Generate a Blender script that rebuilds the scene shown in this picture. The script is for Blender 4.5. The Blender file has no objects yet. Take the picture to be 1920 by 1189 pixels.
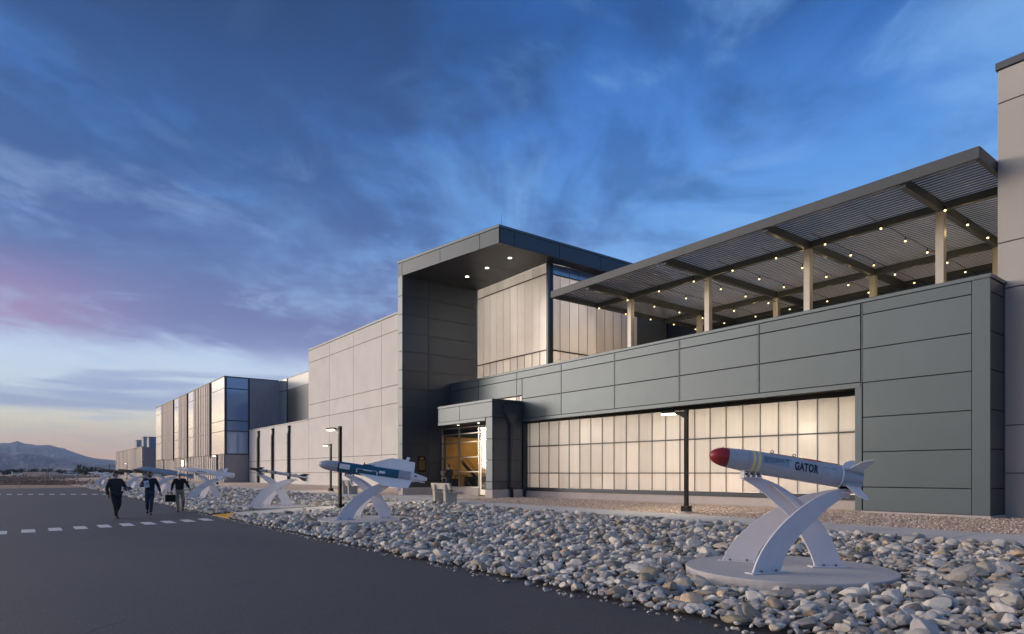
import bpy, bmesh, math, random
import numpy as np
from mathutils import Vector, Matrix
random.seed(7)
rng = np.random.default_rng(11)
rad = math.radians
SC = bpy.context.scene
COL = SC.collection

# ------------------------------------------------------------------ camera
EYE = 1.72
cam_d = bpy.data.cameras.new('camera')
cam = bpy.data.objects.new('camera', cam_d)
COL.objects.link(cam)
cam.location = (0, 0, EYE)
cam.rotation_euler = (rad(90), 0, rad(52.5))
cam_d.sensor_width = 36
cam_d.lens = 22.725
cam_d.shift_y = 0.1525
cam_d.clip_start = 0.1
cam_d.clip_end = 60000
SC.camera = cam
SC.view_settings.view_transform = 'Standard'
SC.view_settings.look = 'None'
SC.view_settings.gamma = 1
SC.view_settings.exposure = 0.3
SC.view_settings.use_curve_mapping = False
SC.render.engine = 'CYCLES'
SC.cycles.use_denoising = True
SC.cycles.max_bounces = 6
SC.cycles.sample_clamp_indirect = 4
SC.cycles.volume_bounces = 0

SUN_AZ = (-0.77, -0.638)      # towards the set sun, from the scene
SUN_EL = rad(7)


def lin(r, g, b):
    def f(c):
        c /= 255
        return c / 12.92 if c <= .04045 else ((c + .055) / 1.055) ** 2.4
    return (f(r), f(g), f(b), 1)


class NT:
    """small helper for writing node trees"""
    def __init__(s, tree):
        s.t = tree
        s.t.nodes.clear()

    def n(s, typ, **kw):
        nd = s.t.nodes.new(typ)
        ins = kw.pop('ins', {})
        for k, v in kw.items():
            setattr(nd, k, v)
        for k, v in ins.items():
            if isinstance(v, bpy.types.NodeSocket):
                s.t.links.new(v, nd.inputs[k])
            else:
                nd.inputs[k].default_value = v
        return nd

    def m(s, op, a, b=0.0, c=0.0, clamp=False):
        nd = s.n('ShaderNodeMath', operation=op, use_clamp=clamp)
        for i, v in enumerate((a, b, c)):
            if isinstance(v, bpy.types.NodeSocket):
                s.t.links.new(v, nd.inputs[i])
            else:
                nd.inputs[i].default_value = v
        return nd.outputs[0]

    def step(s, v, lo, hi):
        nd = s.n('ShaderNodeMapRange', interpolation_type='SMOOTHSTEP', ins={0: v, 1: lo, 2: hi, 3: 0.0, 4: 1.0})
        return nd.outputs[0]

    def mix(s, f, a, b, mode='MIX'):
        nd = s.n('ShaderNodeMix', data_type='RGBA', blend_type=mode)
        for i, v in ((0, f), (6, a), (7, b)):
            if isinstance(v, bpy.types.NodeSocket):
                s.t.links.new(v, nd.inputs[i])
            else:
                nd.inputs[i].default_value = v
        return nd.outputs[2]

    def ramp(s, fac, stops, interp='EASE'):
        nd = s.n('ShaderNodeValToRGB')
        nd.color_ramp.interpolation = interp
        el = nd.color_ramp.elements
        while len(el) > 1:
            el.remove(el[-1])
        for i, (p, c) in enumerate(stops):
            e = el[0] if i == 0 else el.new(p)
            e.position = p
            e.color = c
        s.t.links.new(fac, nd.inputs[0])
        return nd.outputs[0]

    def noise(s, vec, scale, detail=4, rough=.5, dist=0.0):
        nd = s.n('ShaderNodeTexNoise', ins={'Scale': scale, 'Detail': detail, 'Roughness': rough, 'Distortion': dist})
        if vec is not None:
            s.t.links.new(vec, nd.inputs['Vector'])
        return nd.outputs[0]


# ------------------------------------------------------------------ sky
world = bpy.data.worlds.new('World')
SC.world = world
world.use_nodes = True
T = NT(world.node_tree)
tc = T.n('ShaderNodeTexCoord').outputs['Generated']
sep = T.n('ShaderNodeSeparateXYZ', ins={0: tc})
dx, dy, dz = sep.outputs
hz = T.m('SQRT', T.m('ADD', T.m('MULTIPLY', dx, dx), T.m('MULTIPLY', dy, dy)))
zc = T.m('MAXIMUM', dz, 0.0)
el = T.m('DIVIDE', zc, T.m('MAXIMUM', hz, 0.02))            # tan(elevation)
sunward = T.m('DIVIDE', T.m('ADD', T.m('MULTIPLY', dx, SUN_AZ[0]), T.m('MULTIPLY', dy, SUN_AZ[1])), T.m('MAXIMUM', hz, 0.02))
# rotated cloud-plane coordinates: u along the streaks, v across
pz = T.m('ADD', zc, 0.10)
cu = T.m('DIVIDE', T.m('ADD', T.m('MULTIPLY', dx, -0.62), T.m('MULTIPLY', dy, 0.785)), pz)
cv = T.m('DIVIDE', T.m('ADD', T.m('MULTIPLY', dx, 0.785), T.m('MULTIPLY', dy, 0.62)), pz)
pv = T.n('ShaderNodeCombineXYZ', ins={0: T.m('MULTIPLY', cu, 0.42), 1: cv, 2: 0.0}).outputs[0]
pv2 = T.n('ShaderNodeCombineXYZ', ins={0: T.m('MULTIPLY', cu, 0.9), 1: cv, 2: 3.0}).outputs[0]
clear = T.ramp(T.m('DIVIDE', el, 1.2, clamp=True), [
    (0.0, lin(242, 182, 142)), (0.03, lin(248, 210, 164)), (0.055, lin(238, 228, 196)), (0.085, lin(208, 220, 232)),
    (0.14, lin(192, 213, 238)), (0.175, lin(164, 194, 232)), (0.3, lin(102, 158, 224)), (0.42, lin(68, 126, 204)),
    (0.58, lin(36, 90, 162)), (1.0, lin(16, 42, 88))], 'LINEAR')
# the far side of the dusk sky is bluer and darker; the sunset side glows
east = T.mix(T.step(sunward, 0.35, -0.7), clear, T.ramp(T.m('DIVIDE', el, 1.2, clamp=True), [
    (0.0, lin(128, 142, 180)), (0.1, lin(128, 168, 216)), (0.25, lin(112, 166, 222)), (0.36, lin(86, 148, 220)), (0.52, lin(46, 106, 184)), (1.0, lin(16, 44, 94))], 'LINEAR'))
# the afterglow itself lies outside the frame, to the left of and behind the camera
gl_az = T.m('DIVIDE', T.m('ADD', T.m('MULTIPLY', dx, -0.68), T.m('MULTIPLY', dy, -0.733)), T.m('MAXIMUM', hz, 0.02))
glow = T.m('MULTIPLY', T.step(gl_az, 0.68, 0.97), T.step(el, 1.9, 0.2))
gcol = T.ramp(T.m('DIVIDE', el, 1.2, clamp=True), [(0.0, (4.2, 2.7, 1.4, 1)), (0.2, (4.2, 3.4, 2.7, 1)), (0.5, (3.5, 3.35, 3.4, 1)), (1.0, (2.6, 2.7, 3.0, 1))], 'LINEAR')
base = T.mix(glow, east, gcol)
# cloud sheets
warp = T.noise(pv, 0.9, 3, .5, 0.4)
n1 = T.noise(pv, 1.15, 7, .56, 0.9)
n2 = T.noise(pv2, 2.9, 8, .62, 0.5)
n3 = T.noise(pv2, 6.5, 8, .6, 0.3)
dens = T.m('ADD', T.m('MULTIPLY', n1, 0.54), T.m('ADD', T.m('MULTIPLY', n2, 0.30), T.m('MULTIPLY', n3, 0.16)))
left = T.step(T.m('ADD', T.m('MULTIPLY', dx, -0.7934 * 0.0 - 0.6087), T.m('MULTIPLY', dy, -0.7934)), -0.28, 0.42)
bank = T.m('MULTIPLY', T.step(el, 0.13, 0.21), T.step(el, 0.75, 0.36))
bank = T.m('MULTIPLY', bank, left)
top = T.m('MULTIPLY', T.step(el, 0.45, 0.7), T.m('ADD', T.m('MULTIPLY', left, 0.6), 0.4))
cover = T.m('ADD', dens, T.m('ADD', T.m('MULTIPLY', bank, 0.22), T.m('MULTIPLY', top, 0.15)))
cm = T.step(cover, 0.46, 0.70)
ccol = T.ramp(T.m('DIVIDE', el, 1.2, clamp=True), [
    (0.0, lin(200, 170, 160)), (0.06, lin(130, 150, 188)), (0.13, lin(126, 132, 186)), (0.18, lin(98, 103, 158)), (0.26, lin(68, 85, 142)),
    (0.36, lin(46, 78, 134)), (0.55, lin(28, 58, 102)), (1.0, lin(16, 34, 66))], 'LINEAR')
pinkzone = T.m('MULTIPLY', T.m('MULTIPLY', T.step(el, 0.30, 0.20), T.step(el, 0.12, 0.2)), T.step(sunward, 0.62, 0.82))
ccol = T.mix(T.m('MULTIPLY', pinkzone, 0.7), ccol, lin(176, 128, 168))
hide = T.m('MULTIPLY', cm, T.m('SUBTRACT', 0.86, T.m('MULTIPLY', glow, 0.7)))
hide = T.m('MULTIPLY', hide, T.m('ADD', 0.20, T.m('MULTIPLY', T.step(el, 0.145, 0.19), 0.80)))
sky = T.mix(hide, base, ccol)
# low horizontal bars of cloud near the horizon
az = T.m('ARCTAN2', T.m('ADD', T.m('MULTIPLY', dx, 0.6087), T.m('MULTIPLY', dy, 0.7934)), T.m('ADD', T.m('MULTIPLY', dx, -0.7934), T.m('MULTIPLY', dy, 0.6087)))
hv = T.n('ShaderNodeCombineXYZ', ins={0: T.m('MULTIPLY', az, 2.6), 1: T.m('MULTIPLY', el, 26.0), 2: 1.7}).outputs[0]
hb = T.noise(hv, 1.0, 5, .5, 0.6)
band = T.m('MULTIPLY', T.step(el, 0.075, 0.092), T.step(el, 0.135, 0.112))
low = T.m('MULTIPLY', T.step(T.m('ADD', hb, T.m('MULTIPLY', band, 0.16)), 0.52, 0.66), T.m('MULTIPLY', T.step(el, 0.055, 0.085), T.step(el, 0.19, 0.11)))
sky = T.mix(T.m('MULTIPLY', T.m('MULTIPLY', low, 0.70), T.m('SUBTRACT', 1.0, glow)), sky, lin(134, 154, 200))
# wisps of brighter cloud
wn = T.noise(pv2, 1.7, 9, .63, 1.1)
wisp = T.m('MULTIPLY', T.step(wn, 0.52, 0.72), T.step(el, 0.62, 0.22))
sky = T.mix(T.m('MULTIPLY', T.m('MULTIPLY', wisp, 0.42), T.m('SUBTRACT', 1.0, glow)), sky, lin(166, 198, 240))
mn = T.noise(T.n('ShaderNodeCombineXYZ', ins={0: T.m('MULTIPLY', cu, 0.8), 1: cv, 2: 9.0}).outputs[0], 1.5, 7, .58, 0.8)
far_side = T.m('MULTIPLY', T.m('SUBTRACT', 1.0, T.m('MULTIPLY', left, 0.75)), T.step(el, 0.2, 0.35))
sky = T.mix(T.m('MULTIPLY', T.m('MULTIPLY', T.step(mn, .46, .66), far_side), .62), sky, lin(126, 174, 228))
sky = T.mix(T.m('MULTIPLY', T.m('MULTIPLY', T.step(mn, .48, .32), far_side), .55), sky, lin(34, 78, 138))
ground_dark = T.mix(T.step(dz, 0.0, -0.02), sky, lin(70, 68, 74))
nish = T.n('ShaderNodeTexSky')
nish.sky_type = 'NISHITA'
nish.sun_disc = False
nish.sun_elevation = SUN_EL
nish.sun_rotation = math.atan2(SUN_AZ[0], SUN_AZ[1])
bg1 = T.n('ShaderNodeBackground', ins={0: ground_dark, 1: 0.93})
bg2 = T.n('ShaderNodeBackground', ins={0: nish.outputs[0], 1: 0.004})
addb = T.n('ShaderNodeAddShader', ins={0: bg1.outputs[0], 1: bg2.outputs[0]})
T.n('ShaderNodeOutputWorld', ins={0: addb.outputs[0]})
world.cycles.sampling_method = 'MANUAL'
world.cycles.sample_map_resolution = 512

sun_d = bpy.data.lights.new('sunset_sun', 'SUN')
sun_d.energy = 1.5
sun_d.angle = rad(16)
sun_d.color = (1.0, 0.86, 0.75)
sun = bpy.data.objects.new('sunset_sun', sun_d)
COL.objects.link(sun)
v = Vector((SUN_AZ[0] * math.cos(SUN_EL), SUN_AZ[1] * math.cos(SUN_EL), math.sin(SUN_EL)))
sun.rotation_euler = v.to_track_quat('Z', 'Y').to_euler()
sun.location = (0, 0, 60)

# ------------------------------------------------------------------ materials
MATS = {}


def mat(name, col, rough=.6, metal=0.0, var=0.05, scale=3.0, bump=0.0, bscale=40.0, spec=.5, objvar=0.0, dirt=None, coat=0):
    m = bpy.data.materials.new(name)
    m.use_nodes = True
    t = NT(m.node_tree)
    co = t.n('ShaderNodeTexCoord').outputs['Object']
    c = tuple(col) + (1,) if len(col) == 3 else col
    n = t.noise(co, scale, 5, .6)
    lo = tuple(x * (1 - var) for x in c[:3]) + (1,)
    hi = tuple(min(1, x * (1 + var)) for x in c[:3]) + (1,)
    cc = t.mix(t.step(n, .3, .7), lo, hi)
    if dirt:
        n3 = t.noise(co, dirt[1], 7, .65, .4)
        cc = t.mix(t.m('MULTIPLY', t.step(n3, .5, .75), dirt[2]), cc, tuple(dirt[0]) + (1,))
    if objvar:
        rv = t.n('ShaderNodeObjectInfo').outputs['Random']
        f = t.m('ADD', t.m('MULTIPLY', rv, 2 * objvar), 1 - objvar)
        hs = t.n('ShaderNodeHueSaturation', ins={'Value': f, 'Color': cc})
        cc = hs.outputs[0]
    b = t.n('ShaderNodeBsdfPrincipled', ins={'Base Color': cc, 'Roughness': rough, 'Metallic': metal, 'Specular IOR Level': spec, 'Coat Weight': coat})
    ra_ = .03 if 'panel' in name or 'trim' in name else .16
    rn = t.m('ADD', t.m('MULTIPLY', t.noise(co, scale * 2.3, 3), ra_), rough - ra_ / 2, clamp=True)
    t.t.links.new(rn, b.inputs['Roughness'])
    if bump:
        bn = t.n('ShaderNodeBump', ins={'Strength': bump, 'Distance': .02, 'Height': t.noise(co, bscale, 6, .7)})
        t.t.links.new(bn.outputs[0], b.inputs['Normal'])
    t.n('ShaderNodeOutputMaterial', ins={0: b.outputs[0]})
    MATS[name] = m
    return m


def emis(name, col, strength):
    m = bpy.data.materials.new(name)
    m.use_nodes = True
    t = NT(m.node_tree)
    e = t.n('ShaderNodeEmission', ins={0: tuple(col) + (1,), 1: strength})
    t.n('ShaderNodeOutputMaterial', ins={0: e.outputs[0]})
    MATS[name] = m
    return m


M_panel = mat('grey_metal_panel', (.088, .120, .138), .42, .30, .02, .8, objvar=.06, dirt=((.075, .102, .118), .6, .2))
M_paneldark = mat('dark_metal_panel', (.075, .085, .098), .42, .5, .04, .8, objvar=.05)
M_trim = mat('metal_trim', (.10, .132, .15), .42, .30, .03)
M_joint = mat('dark_joint', (.02, .022, .024), .8)
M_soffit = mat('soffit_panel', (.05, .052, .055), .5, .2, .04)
M_conc = mat('precast_panel', (.47, .445, .405), .8, 0, .04, .5, .08, 60, objvar=.03, dirt=((.37, .35, .315), .35, .5))
M_concl = mat('pale_lamplit_precast_panel', (.69, .665, .62), .8, 0, .04, .5, .08, 60, objvar=.03, dirt=((.60, .575, .535), .35, .5))  # pale concrete, with some of the lamps' light put into its colour
M_concj = mat('precast_joint', (.20, .185, .175), .9)
M_stem = mat('stem_wall_concrete', (.44, .40, .39), .85, 0, .06, 1.5, .1, 50, dirt=((.34, .3, .28), 2, .5))
M_walk = mat('sidewalk_concrete', (.52, .50, .49), .85, 0, .05, 1.2, .12, 70, objvar=.04, dirt=((.42, .405, .40), .8, .6))
M_bench = mat('bench_concrete', (.42, .40, .36), .85, 0, .07, 5, .2, 60)
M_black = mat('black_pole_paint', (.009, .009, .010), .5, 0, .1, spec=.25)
M_pipe = mat('dark_bronze_pipe', (.03, .027, .025), .45, .3, .1)
M_pergola = mat('pergola_steel', (.075, .088, .10), .5, 0, .04, objvar=.03, spec=.3)
M_column = mat('column_steel', (.44, .43, .40), .45, .3, .04)
M_slat = mat('slat_underside_shade', (.03, .032, .038), .6, 0, .05, objvar=.06)  # near-black plate colour stands in for the shade under the slats
M_rib = mat('ribbed_cladding', (.35, .32, .31), .5, .35, .05, 2)
M_ribdark = mat('ribbed_cladding_end', (.34, .32, .33), .5, .35, .05, 2)
M_frame = mat('window_frame_metal', (.05, .06, .075), .4, .5)
M_stand = mat('white_painted_steel', (.66, .65, .69), .42, 0, .03, 2, dirt=((.55, .54, .56), 3, .35))
M_pad = mat('pad_concrete', (.50, .475, .47), .85, 0, .06, 1.3, .1, 60, dirt=((.42, .40, .39), 1.2, .6))
M_white = mat('white_missile_paint', (.78, .78, .80), .35, 0, .03)
M_skin = mat('skin', (.42, .25, .18), .55, 0, .06)
M_handrail = mat('handrail_steel', (.7, .68, .6), .25, .9)


def glass_pane(name, tint, trans, rough=.04, refl=None):
    m = bpy.data.materials.new(name)
    m.use_nodes = True
    t = NT(m.node_tree)
    co = t.n('ShaderNodeTexCoord').outputs['Object']
    fr = t.n('ShaderNodeFresnel', ins={0: 1.55}).outputs[0]
    bf = t.n('ShaderNodeNewGeometry').outputs['Backfacing']
    f = t.m('MULTIPLY', t.m('ADD', fr, refl or 0.0, clamp=True), t.m('SUBTRACT', 1.0, bf))
    bn = t.n('ShaderNodeBump', ins={'Strength': .04, 'Distance': .02, 'Height': t.noise(co, 1.3, 2)})
    g = t.n('ShaderNodeBsdfGlossy', ins={'Color': (.92, .96, 1, 1), 'Roughness': rough, 'Normal': bn.outputs[0]})
    if trans:
        b = t.n('ShaderNodeBsdfTransparent', ins={0: tuple(tint) + (1,)})
    else:
        b = t.n('ShaderNodeBsdfDiffuse', ins={0: tuple(tint) + (1,)})
    mx = t.n('ShaderNodeMixShader', ins={0: f, 1: b.outputs[0], 2: g.outputs[0]})
    t.n('ShaderNodeOutputMaterial', ins={0: mx.outputs[0]})
    MATS[name] = m
    return m


M_glass = glass_pane('clear_glass', (.75, .78, .78), True, .01, .10)
M_refl = glass_pane('coated_window_glass', (.20, .24, .23), False, .07, .40)
M_blueglass = glass_pane('blue_window_glass', (.20, .32, .52), False, .10, .12)
M_darkglass = glass_pane('dark_terrace_glass', (.025, .02, .015), False, .12, .0)


def translucent(name, col):
    m = bpy.data.materials.new(name)
    m.use_nodes = True
    t = NT(m.node_tree)
    co = t.n('ShaderNodeTexCoord').outputs['Object']
    # fluted channel-glass: fine vertical lines in colour only
    mp = t.n('ShaderNodeMapping', ins={'Vector': co, 'Scale': (9, 9, .25)})
    nn = t.noise(mp.outputs[0], 1.0, 3, .5)
    nn = t.m('ADD', t.m('MULTIPLY', nn, .6), t.m('MULTIPLY', t.noise(co, .55, 4, .6), .6), clamp=True)
    cc = t.mix(nn, tuple(x * .72 for x in col) + (1,), tuple(col) + (1,))
    rv = t.n('ShaderNodeObjectInfo').outputs['Random']
    cc = t.n('ShaderNodeHueSaturation', ins={'Value': t.m('ADD', t.m('MULTIPLY', rv, .22), .88), 'Color': cc}).outputs[0]
    tr = t.n('ShaderNodeBsdfTranslucent', ins={0: cc})
    df = t.n('ShaderNodeBsdfDiffuse', ins={0: cc})
    gl = t.n('ShaderNodeBsdfGlossy', ins={0: (1, 1, 1, 1), 1: .22})
    a = t.n('ShaderNodeMixShader', ins={0: .42, 1: tr.outputs[0], 2: df.outputs[0]})
    fr = t.n('ShaderNodeFresnel', ins={0: 1.45}).outputs[0]
    b = t.n('ShaderNodeMixShader', ins={0: t.m('MULTIPLY', fr, .8), 1: a.outputs[0], 2: gl.outputs[0]})
    t.n('ShaderNodeOutputMaterial', ins={0: b.outputs[0]})
    MATS[name] = m
    return m


M_trans = translucent('translucent_channel_glass', (.80, .78, .75))
M_bulb = emis('bulb_glow', (1.0, .74, .34), 2.6)
M_lens = emis('lamp_lens_glow', (1.0, .86, .62), 9)
M_down = emis('downlight_glow', (1.0, .95, .80), 9)
M_lensoff = mat('lamp_lens_off', (.3, .3, .3), .3)


# ------------------------------------------------------------------ mesh helpers
class MB:
    def __init__(s):
        s.v, s.f, s.mi = [], [], []

    def add(s, vs, fs, mi=0):
        o = len(s.v)
        s.v += [tuple(p) for p in vs]
        s.f += [tuple(i + o for i in f) for f in fs]
        s.mi += [mi] * len(fs)
        return s

    def box(s, x0, x1, y0, y1, z0, z1, mi=0):
        vs = [(x, y, z) for z in (z0, z1) for y in (y0, y1) for x in (x0, x1)]
        return s.add(vs, [(0, 2, 3, 1), (4, 5, 7, 6), (0, 1, 5, 4), (1, 3, 7, 5), (3, 2, 6, 7), (2, 0, 4, 6)], mi)

    def obox(s, o, u, n, a0, a1, b0, b1, z0, z1, mi=0):
        """box on a plan direction u (along) and n (depth) from origin o"""
        vs = [(o[0] + u[0] * a + n[0] * b, o[1] + u[1] * a + n[1] * b, z) for z in (z0, z1) for b in (b0, b1) for a in (a0, a1)]
        return s.add(vs, [(0, 2, 3, 1), (4, 5, 7, 6), (0, 1, 5, 4), (1, 3, 7, 5), (3, 2, 6, 7), (2, 0, 4, 6)], mi)

    def prism(s, pts, z0, z1, mi=0):
        n = len(pts)
        vs = [(p[0], p[1], z0) for p in pts] + [(p[0], p[1], z1) for p in pts]
        fs = [tuple(range(n - 1, -1, -1)), tuple(range(n, 2 * n))] + [(i, (i + 1) % n, n + (i + 1) % n, n + i) for i in range(n)]
        return s.add(vs, fs, mi)

    def plate(s, pts, fn, th):
        """closed outline pts (a,b) swept by thickness th; fn(a,b,t)->xyz"""
        n = len(pts)
        vs = [fn(a, b, -th / 2) for a, b in pts] + [fn(a, b, th / 2) for a, b in pts]
        fs = [tuple(range(n)), tuple(range(2 * n - 1, n - 1, -1))] + [(i, n + i, n + (i + 1) % n, (i + 1) % n) for i in range(n)]
        return s.add(vs, fs)

    def tube(s, pts, r, seg=8, cap=True, mi=0):
        pts = [Vector(p) for p in pts]
        rr = r if isinstance(r, (list, tuple)) else [r] * len(pts)
        o = len(s.v)
        up = None
        for i, p in enumerate(pts):
            d = (pts[min(i + 1, len(pts) - 1)] - pts[max(i - 1, 0)]).normalized()
            if up is None:
                up = Vector((0, 0, 1)) if abs(d.z) < .9 else Vector((1, 0, 0))
            a = d.cross(up).normalized()
            up = a.cross(d).normalized()
            for k in range(seg):
                t = 2 * math.pi * k / seg
                s.v.append(tuple(p + (a * math.cos(t) + up * math.sin(t)) * rr[i]))
        for i in range(len(pts) - 1):
            for k in range(seg):
                a, b = o + i * seg + k, o + i * seg + (k + 1) % seg
                s.f.append((a, b, b + seg, a + seg))
                s.mi.append(mi)
        if cap:
            s.f.append(tuple(o + k for k in range(seg))[::-1])
            s.f.append(tuple(o + (len(pts) - 1) * seg + k for k in range(seg)))
            s.mi += [mi, mi]
        return s

    def lathe_x(s, prof, seg=32, mi=0, caps=True):
        """profile [(x, r)] turned round the x axis"""
        o = len(s.v)
        for x, r in prof:
            for k in range(seg):
                t = 2 * math.pi * k / seg
                s.v.append((x, r * math.cos(t), r * math.sin(t)))
        for i in range(len(prof) - 1):
            for k in range(seg):
                a, b = o + i * seg + k, o + i * seg + (k + 1) % seg
                s.f.append((a, a + seg, b + seg, b))
                s.mi.append(mi)
        if caps:
            s.f.append(tuple(o + k for k in range(seg)))
            s.f.append(tuple(o + (len(prof) - 1) * seg + k for k in range(seg))[::-1])
            s.mi += [mi, mi]
        return s

    def mesh(s, name, mats):
        me = bpy.data.meshes.new(name)
        me.from_pydata(s.v, [], s.f)
        for m_ in (mats if isinstance(mats, (list, tuple)) else [mats]):
            me.materials.append(m_)
        if isinstance(mats, (list, tuple)) and len(mats) > 1:
            me.polygons.foreach_set('material_index', s.mi)
        me.validate()
        me.update()
        return me

    def build(s, name, mats, parent=None, smooth=False, bevel=0):
        me = s.mesh(name, mats)
        bm = bmesh.new()
        bm.from_mesh(me)
        bmesh.ops.recalc_face_normals(bm, faces=bm.faces)
        if bevel:
            bmesh.ops.bevel(bm, geom=[e for e in bm.edges if e.is_manifold and e.calc_face_angle(0) > .5], offset=bevel, segments=1, affect='EDGES')
        bm.to_mesh(me)
        bm.free()
        if smooth:
            me.polygons.foreach_set('use_smooth', [True] * len(me.polygons))
            if smooth != 'all':
                try:
                    me.set_sharp_from_angle(angle=rad(40))
                except Exception:
                    pass
        return link(name, me, parent)


def link(name, data, parent=None):
    o = bpy.data.objects.new(name, data)
    COL.objects.link(o)
    if parent is not None:
        o.parent = parent
        if parent.get('_w'):
            g = parent
            base = Vector((0, 0, 0))
            while g is not None and g.get('_w'):
                base += g.location
                g = None
            o.matrix_parent_inverse = Matrix.Translation(-base)
    return o


def thing(name, label, cat, loc=(0, 0, 0), group=None, rot=(0, 0, 0), world_coords=False):
    o = bpy.data.objects.new(name, None)
    COL.objects.link(o)
    o.location = loc
    o.rotation_euler = rot
    o.empty_display_size = .3
    o['label'] = label
    o['category'] = cat
    if group:
        o['group'] = group
    if world_coords:
        o['_w'] = 1
    return o


def tag(o, label, cat, group=None):
    o['label'] = label
    o['category'] = cat
    if group:
        o['group'] = group
    return o


def struct(o):
    o['kind'] = 'structure'
    return o


def stuff(o):
    o['kind'] = 'stuff'
    return o


def copy_tree(o, parent=None):
    c = o.copy()
    COL.objects.link(c)
    if parent is not None:
        c.parent = parent
    for ch in list(o.children):
        copy_tree(ch, c)
    return c


def area(name, loc, target, w, h, power, col):
    d = bpy.data.lights.new(name, 'AREA')
    d.shape = 'RECTANGLE'
    d.size, d.size_y = w, h
    d.energy = power
    d.color = col
    o = bpy.data.objects.new(name, d)
    COL.objects.link(o)
    o.location = loc
    o.rotation_euler = (Vector(target) - Vector(loc)).to_track_quat('-Z', 'Y').to_euler()
    return o


# ------------------------------------------------------------------ ground
def gz(y):
    if y < 6.3:
        return 0.0
    if y < 14.9:
        return .03 + .0365 * (y - 6.3)
    if y < 21.9:
        return .344 + (y - 14.9) * .0125
    return .4315


def ground_mat(name, c1, c2, scale, rough, bump, bscale, spots=None):
    m = bpy.data.materials.new(name)
    m.use_nodes = True
    t = NT(m.node_tree)
    co = t.n('ShaderNodeTexCoord').outputs['Object']
    a = t.noise(co, scale, 8, .62)
    b = t.noise(co, scale * 14, 5, .6)
    f = t.m('ADD', t.m('MULTIPLY', t.step(a, .35, .65), .65), t.m('MULTIPLY', b, .35))
    cc = t.mix(f, tuple(c1) + (1,), tuple(c2) + (1,))
    if spots:
        vo = t.n('ShaderNodeTexVoronoi', ins={'Vector': co, 'Scale': spots[0]})
        bw = t.n('ShaderNodeRGBToBW', ins={0: vo.outputs['Color']}).outputs[0]
        cc = t.mix(.75, cc, t.ramp(bw, spots[1], 'LINEAR'))
        hh = t.m('MULTIPLY', vo.outputs['Distance'], -1)
    else:
        hh = t.noise(co, bscale, 4, .8)
    bn = t.n('ShaderNodeBump', ins={'Strength': bump, 'Distance': .02, 'Height': hh})
    p = t.n('ShaderNodeBsdfPrincipled', ins={'Base Color': cc, 'Roughness': rough, 'Normal': bn.outputs[0]})
    t.n('ShaderNodeOutputMaterial', ins={0: p.outputs[0]})
    return m


def asphalt():
    m = bpy.data.materials.new('asphalt')
    m.use_nodes = True
    t = NT(m.node_tree)
    co = t.n('ShaderNodeTexCoord').outputs['Object']
    big = t.noise(co, .16, 6, .6, .3)
    mp = t.n('ShaderNodeMapping', ins={'Vector': co, 'Scale': (.05, .9, 1)})
    lane = t.noise(mp.outputs[0], 1.0, 4, .55)
    c = t.mix(t.step(big, .3, .7), (.040, .039, .044, 1), (.064, .062, .069, 1))
    c = t.mix(t.m('MULTIPLY', t.step(lane, .5, .7), .35), c, (.040, .038, .042, 1))
    agg = t.n('ShaderNodeTexVoronoi', ins={'Vector': co, 'Scale': 95})
    bw = t.n('ShaderNodeRGBToBW', ins={0: agg.outputs['Color']}).outputs[0]
    c = t.mix(t.m('MULTIPLY', t.step(bw, .62, .8), .5), c, (.15, .145, .145, 1))
    cr = t.n('ShaderNodeTexVoronoi', feature='DISTANCE_TO_EDGE', ins={'Vector': t.n('ShaderNodeVectorMath', operation='ADD', ins={0: co, 1: t.n('ShaderNodeTexNoise', ins={'Vector': co, 'Scale': 1.2, 'Detail': 5}).outputs[1]}).outputs[0], 'Scale': .14})
    crack = t.m('MULTIPLY', t.step(cr.outputs['Distance'], .0035, .0012), t.step(t.noise(co, .3, 2), .5, .6))
    c = t.mix(t.m('MULTIPLY', crack, .7), c, (.02, .02, .02, 1))
    bn = t.n('ShaderNodeBump', ins={'Strength': .5, 'Distance': .008, 'Height': agg.outputs['Distance']})
    p = t.n('ShaderNodeBsdfPrincipled', ins={'Base Color': c, 'Roughness': t.m('ADD', t.m('MULTIPLY', big, .2), .55), 'Normal': bn.outputs[0]})
    t.n('ShaderNodeOutputMaterial', ins={0: p.outputs[0]})
    return m


M_asph = asphalt()
M_field = ground_mat('dry_field', (.22, .13, .09), (.34, .24, .165), .03, .95, .4, 3)
M_soil = ground_mat('dark_soil', (.05, .045, .04), (.09, .08, .07), 2, .95, .3, 30)  # dark soil base under the stones
M_gravel = ground_mat('tan_gravel', (.46, .35, .27), (.58, .46, .37), .5, .9, 1.0, 1,
                      spots=(38, [(0, (.28, .20, .155, 1)), (.35, (.55, .41, .32, 1)), (.6, (.66, .52, .42, 1)), (1, (.78, .70, .62, 1))]))

g = MB()
for (x0, x1, y0, y1) in ((-14000, -92, -12000, 12000), (-92, 12000, -12000, -70), (-92, 12000, 60, 12000), (40, 12000, -70, 60)):
    g.add([(x0, y0, -.03), (x1, y0, -.03), (x1, y1, -.03), (x0, y1, -.03)], [(0, 1, 2, 3)])
struct(g.build('field_ground', M_field))
g = MB()
g.add([(-92, -70, 0), (40, -70, 0), (40, 6.55, 0), (-92, 6.55, 0)], [(0, 1, 2, 3)])
road = struct(g.build('asphalt_road', M_asph))
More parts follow.
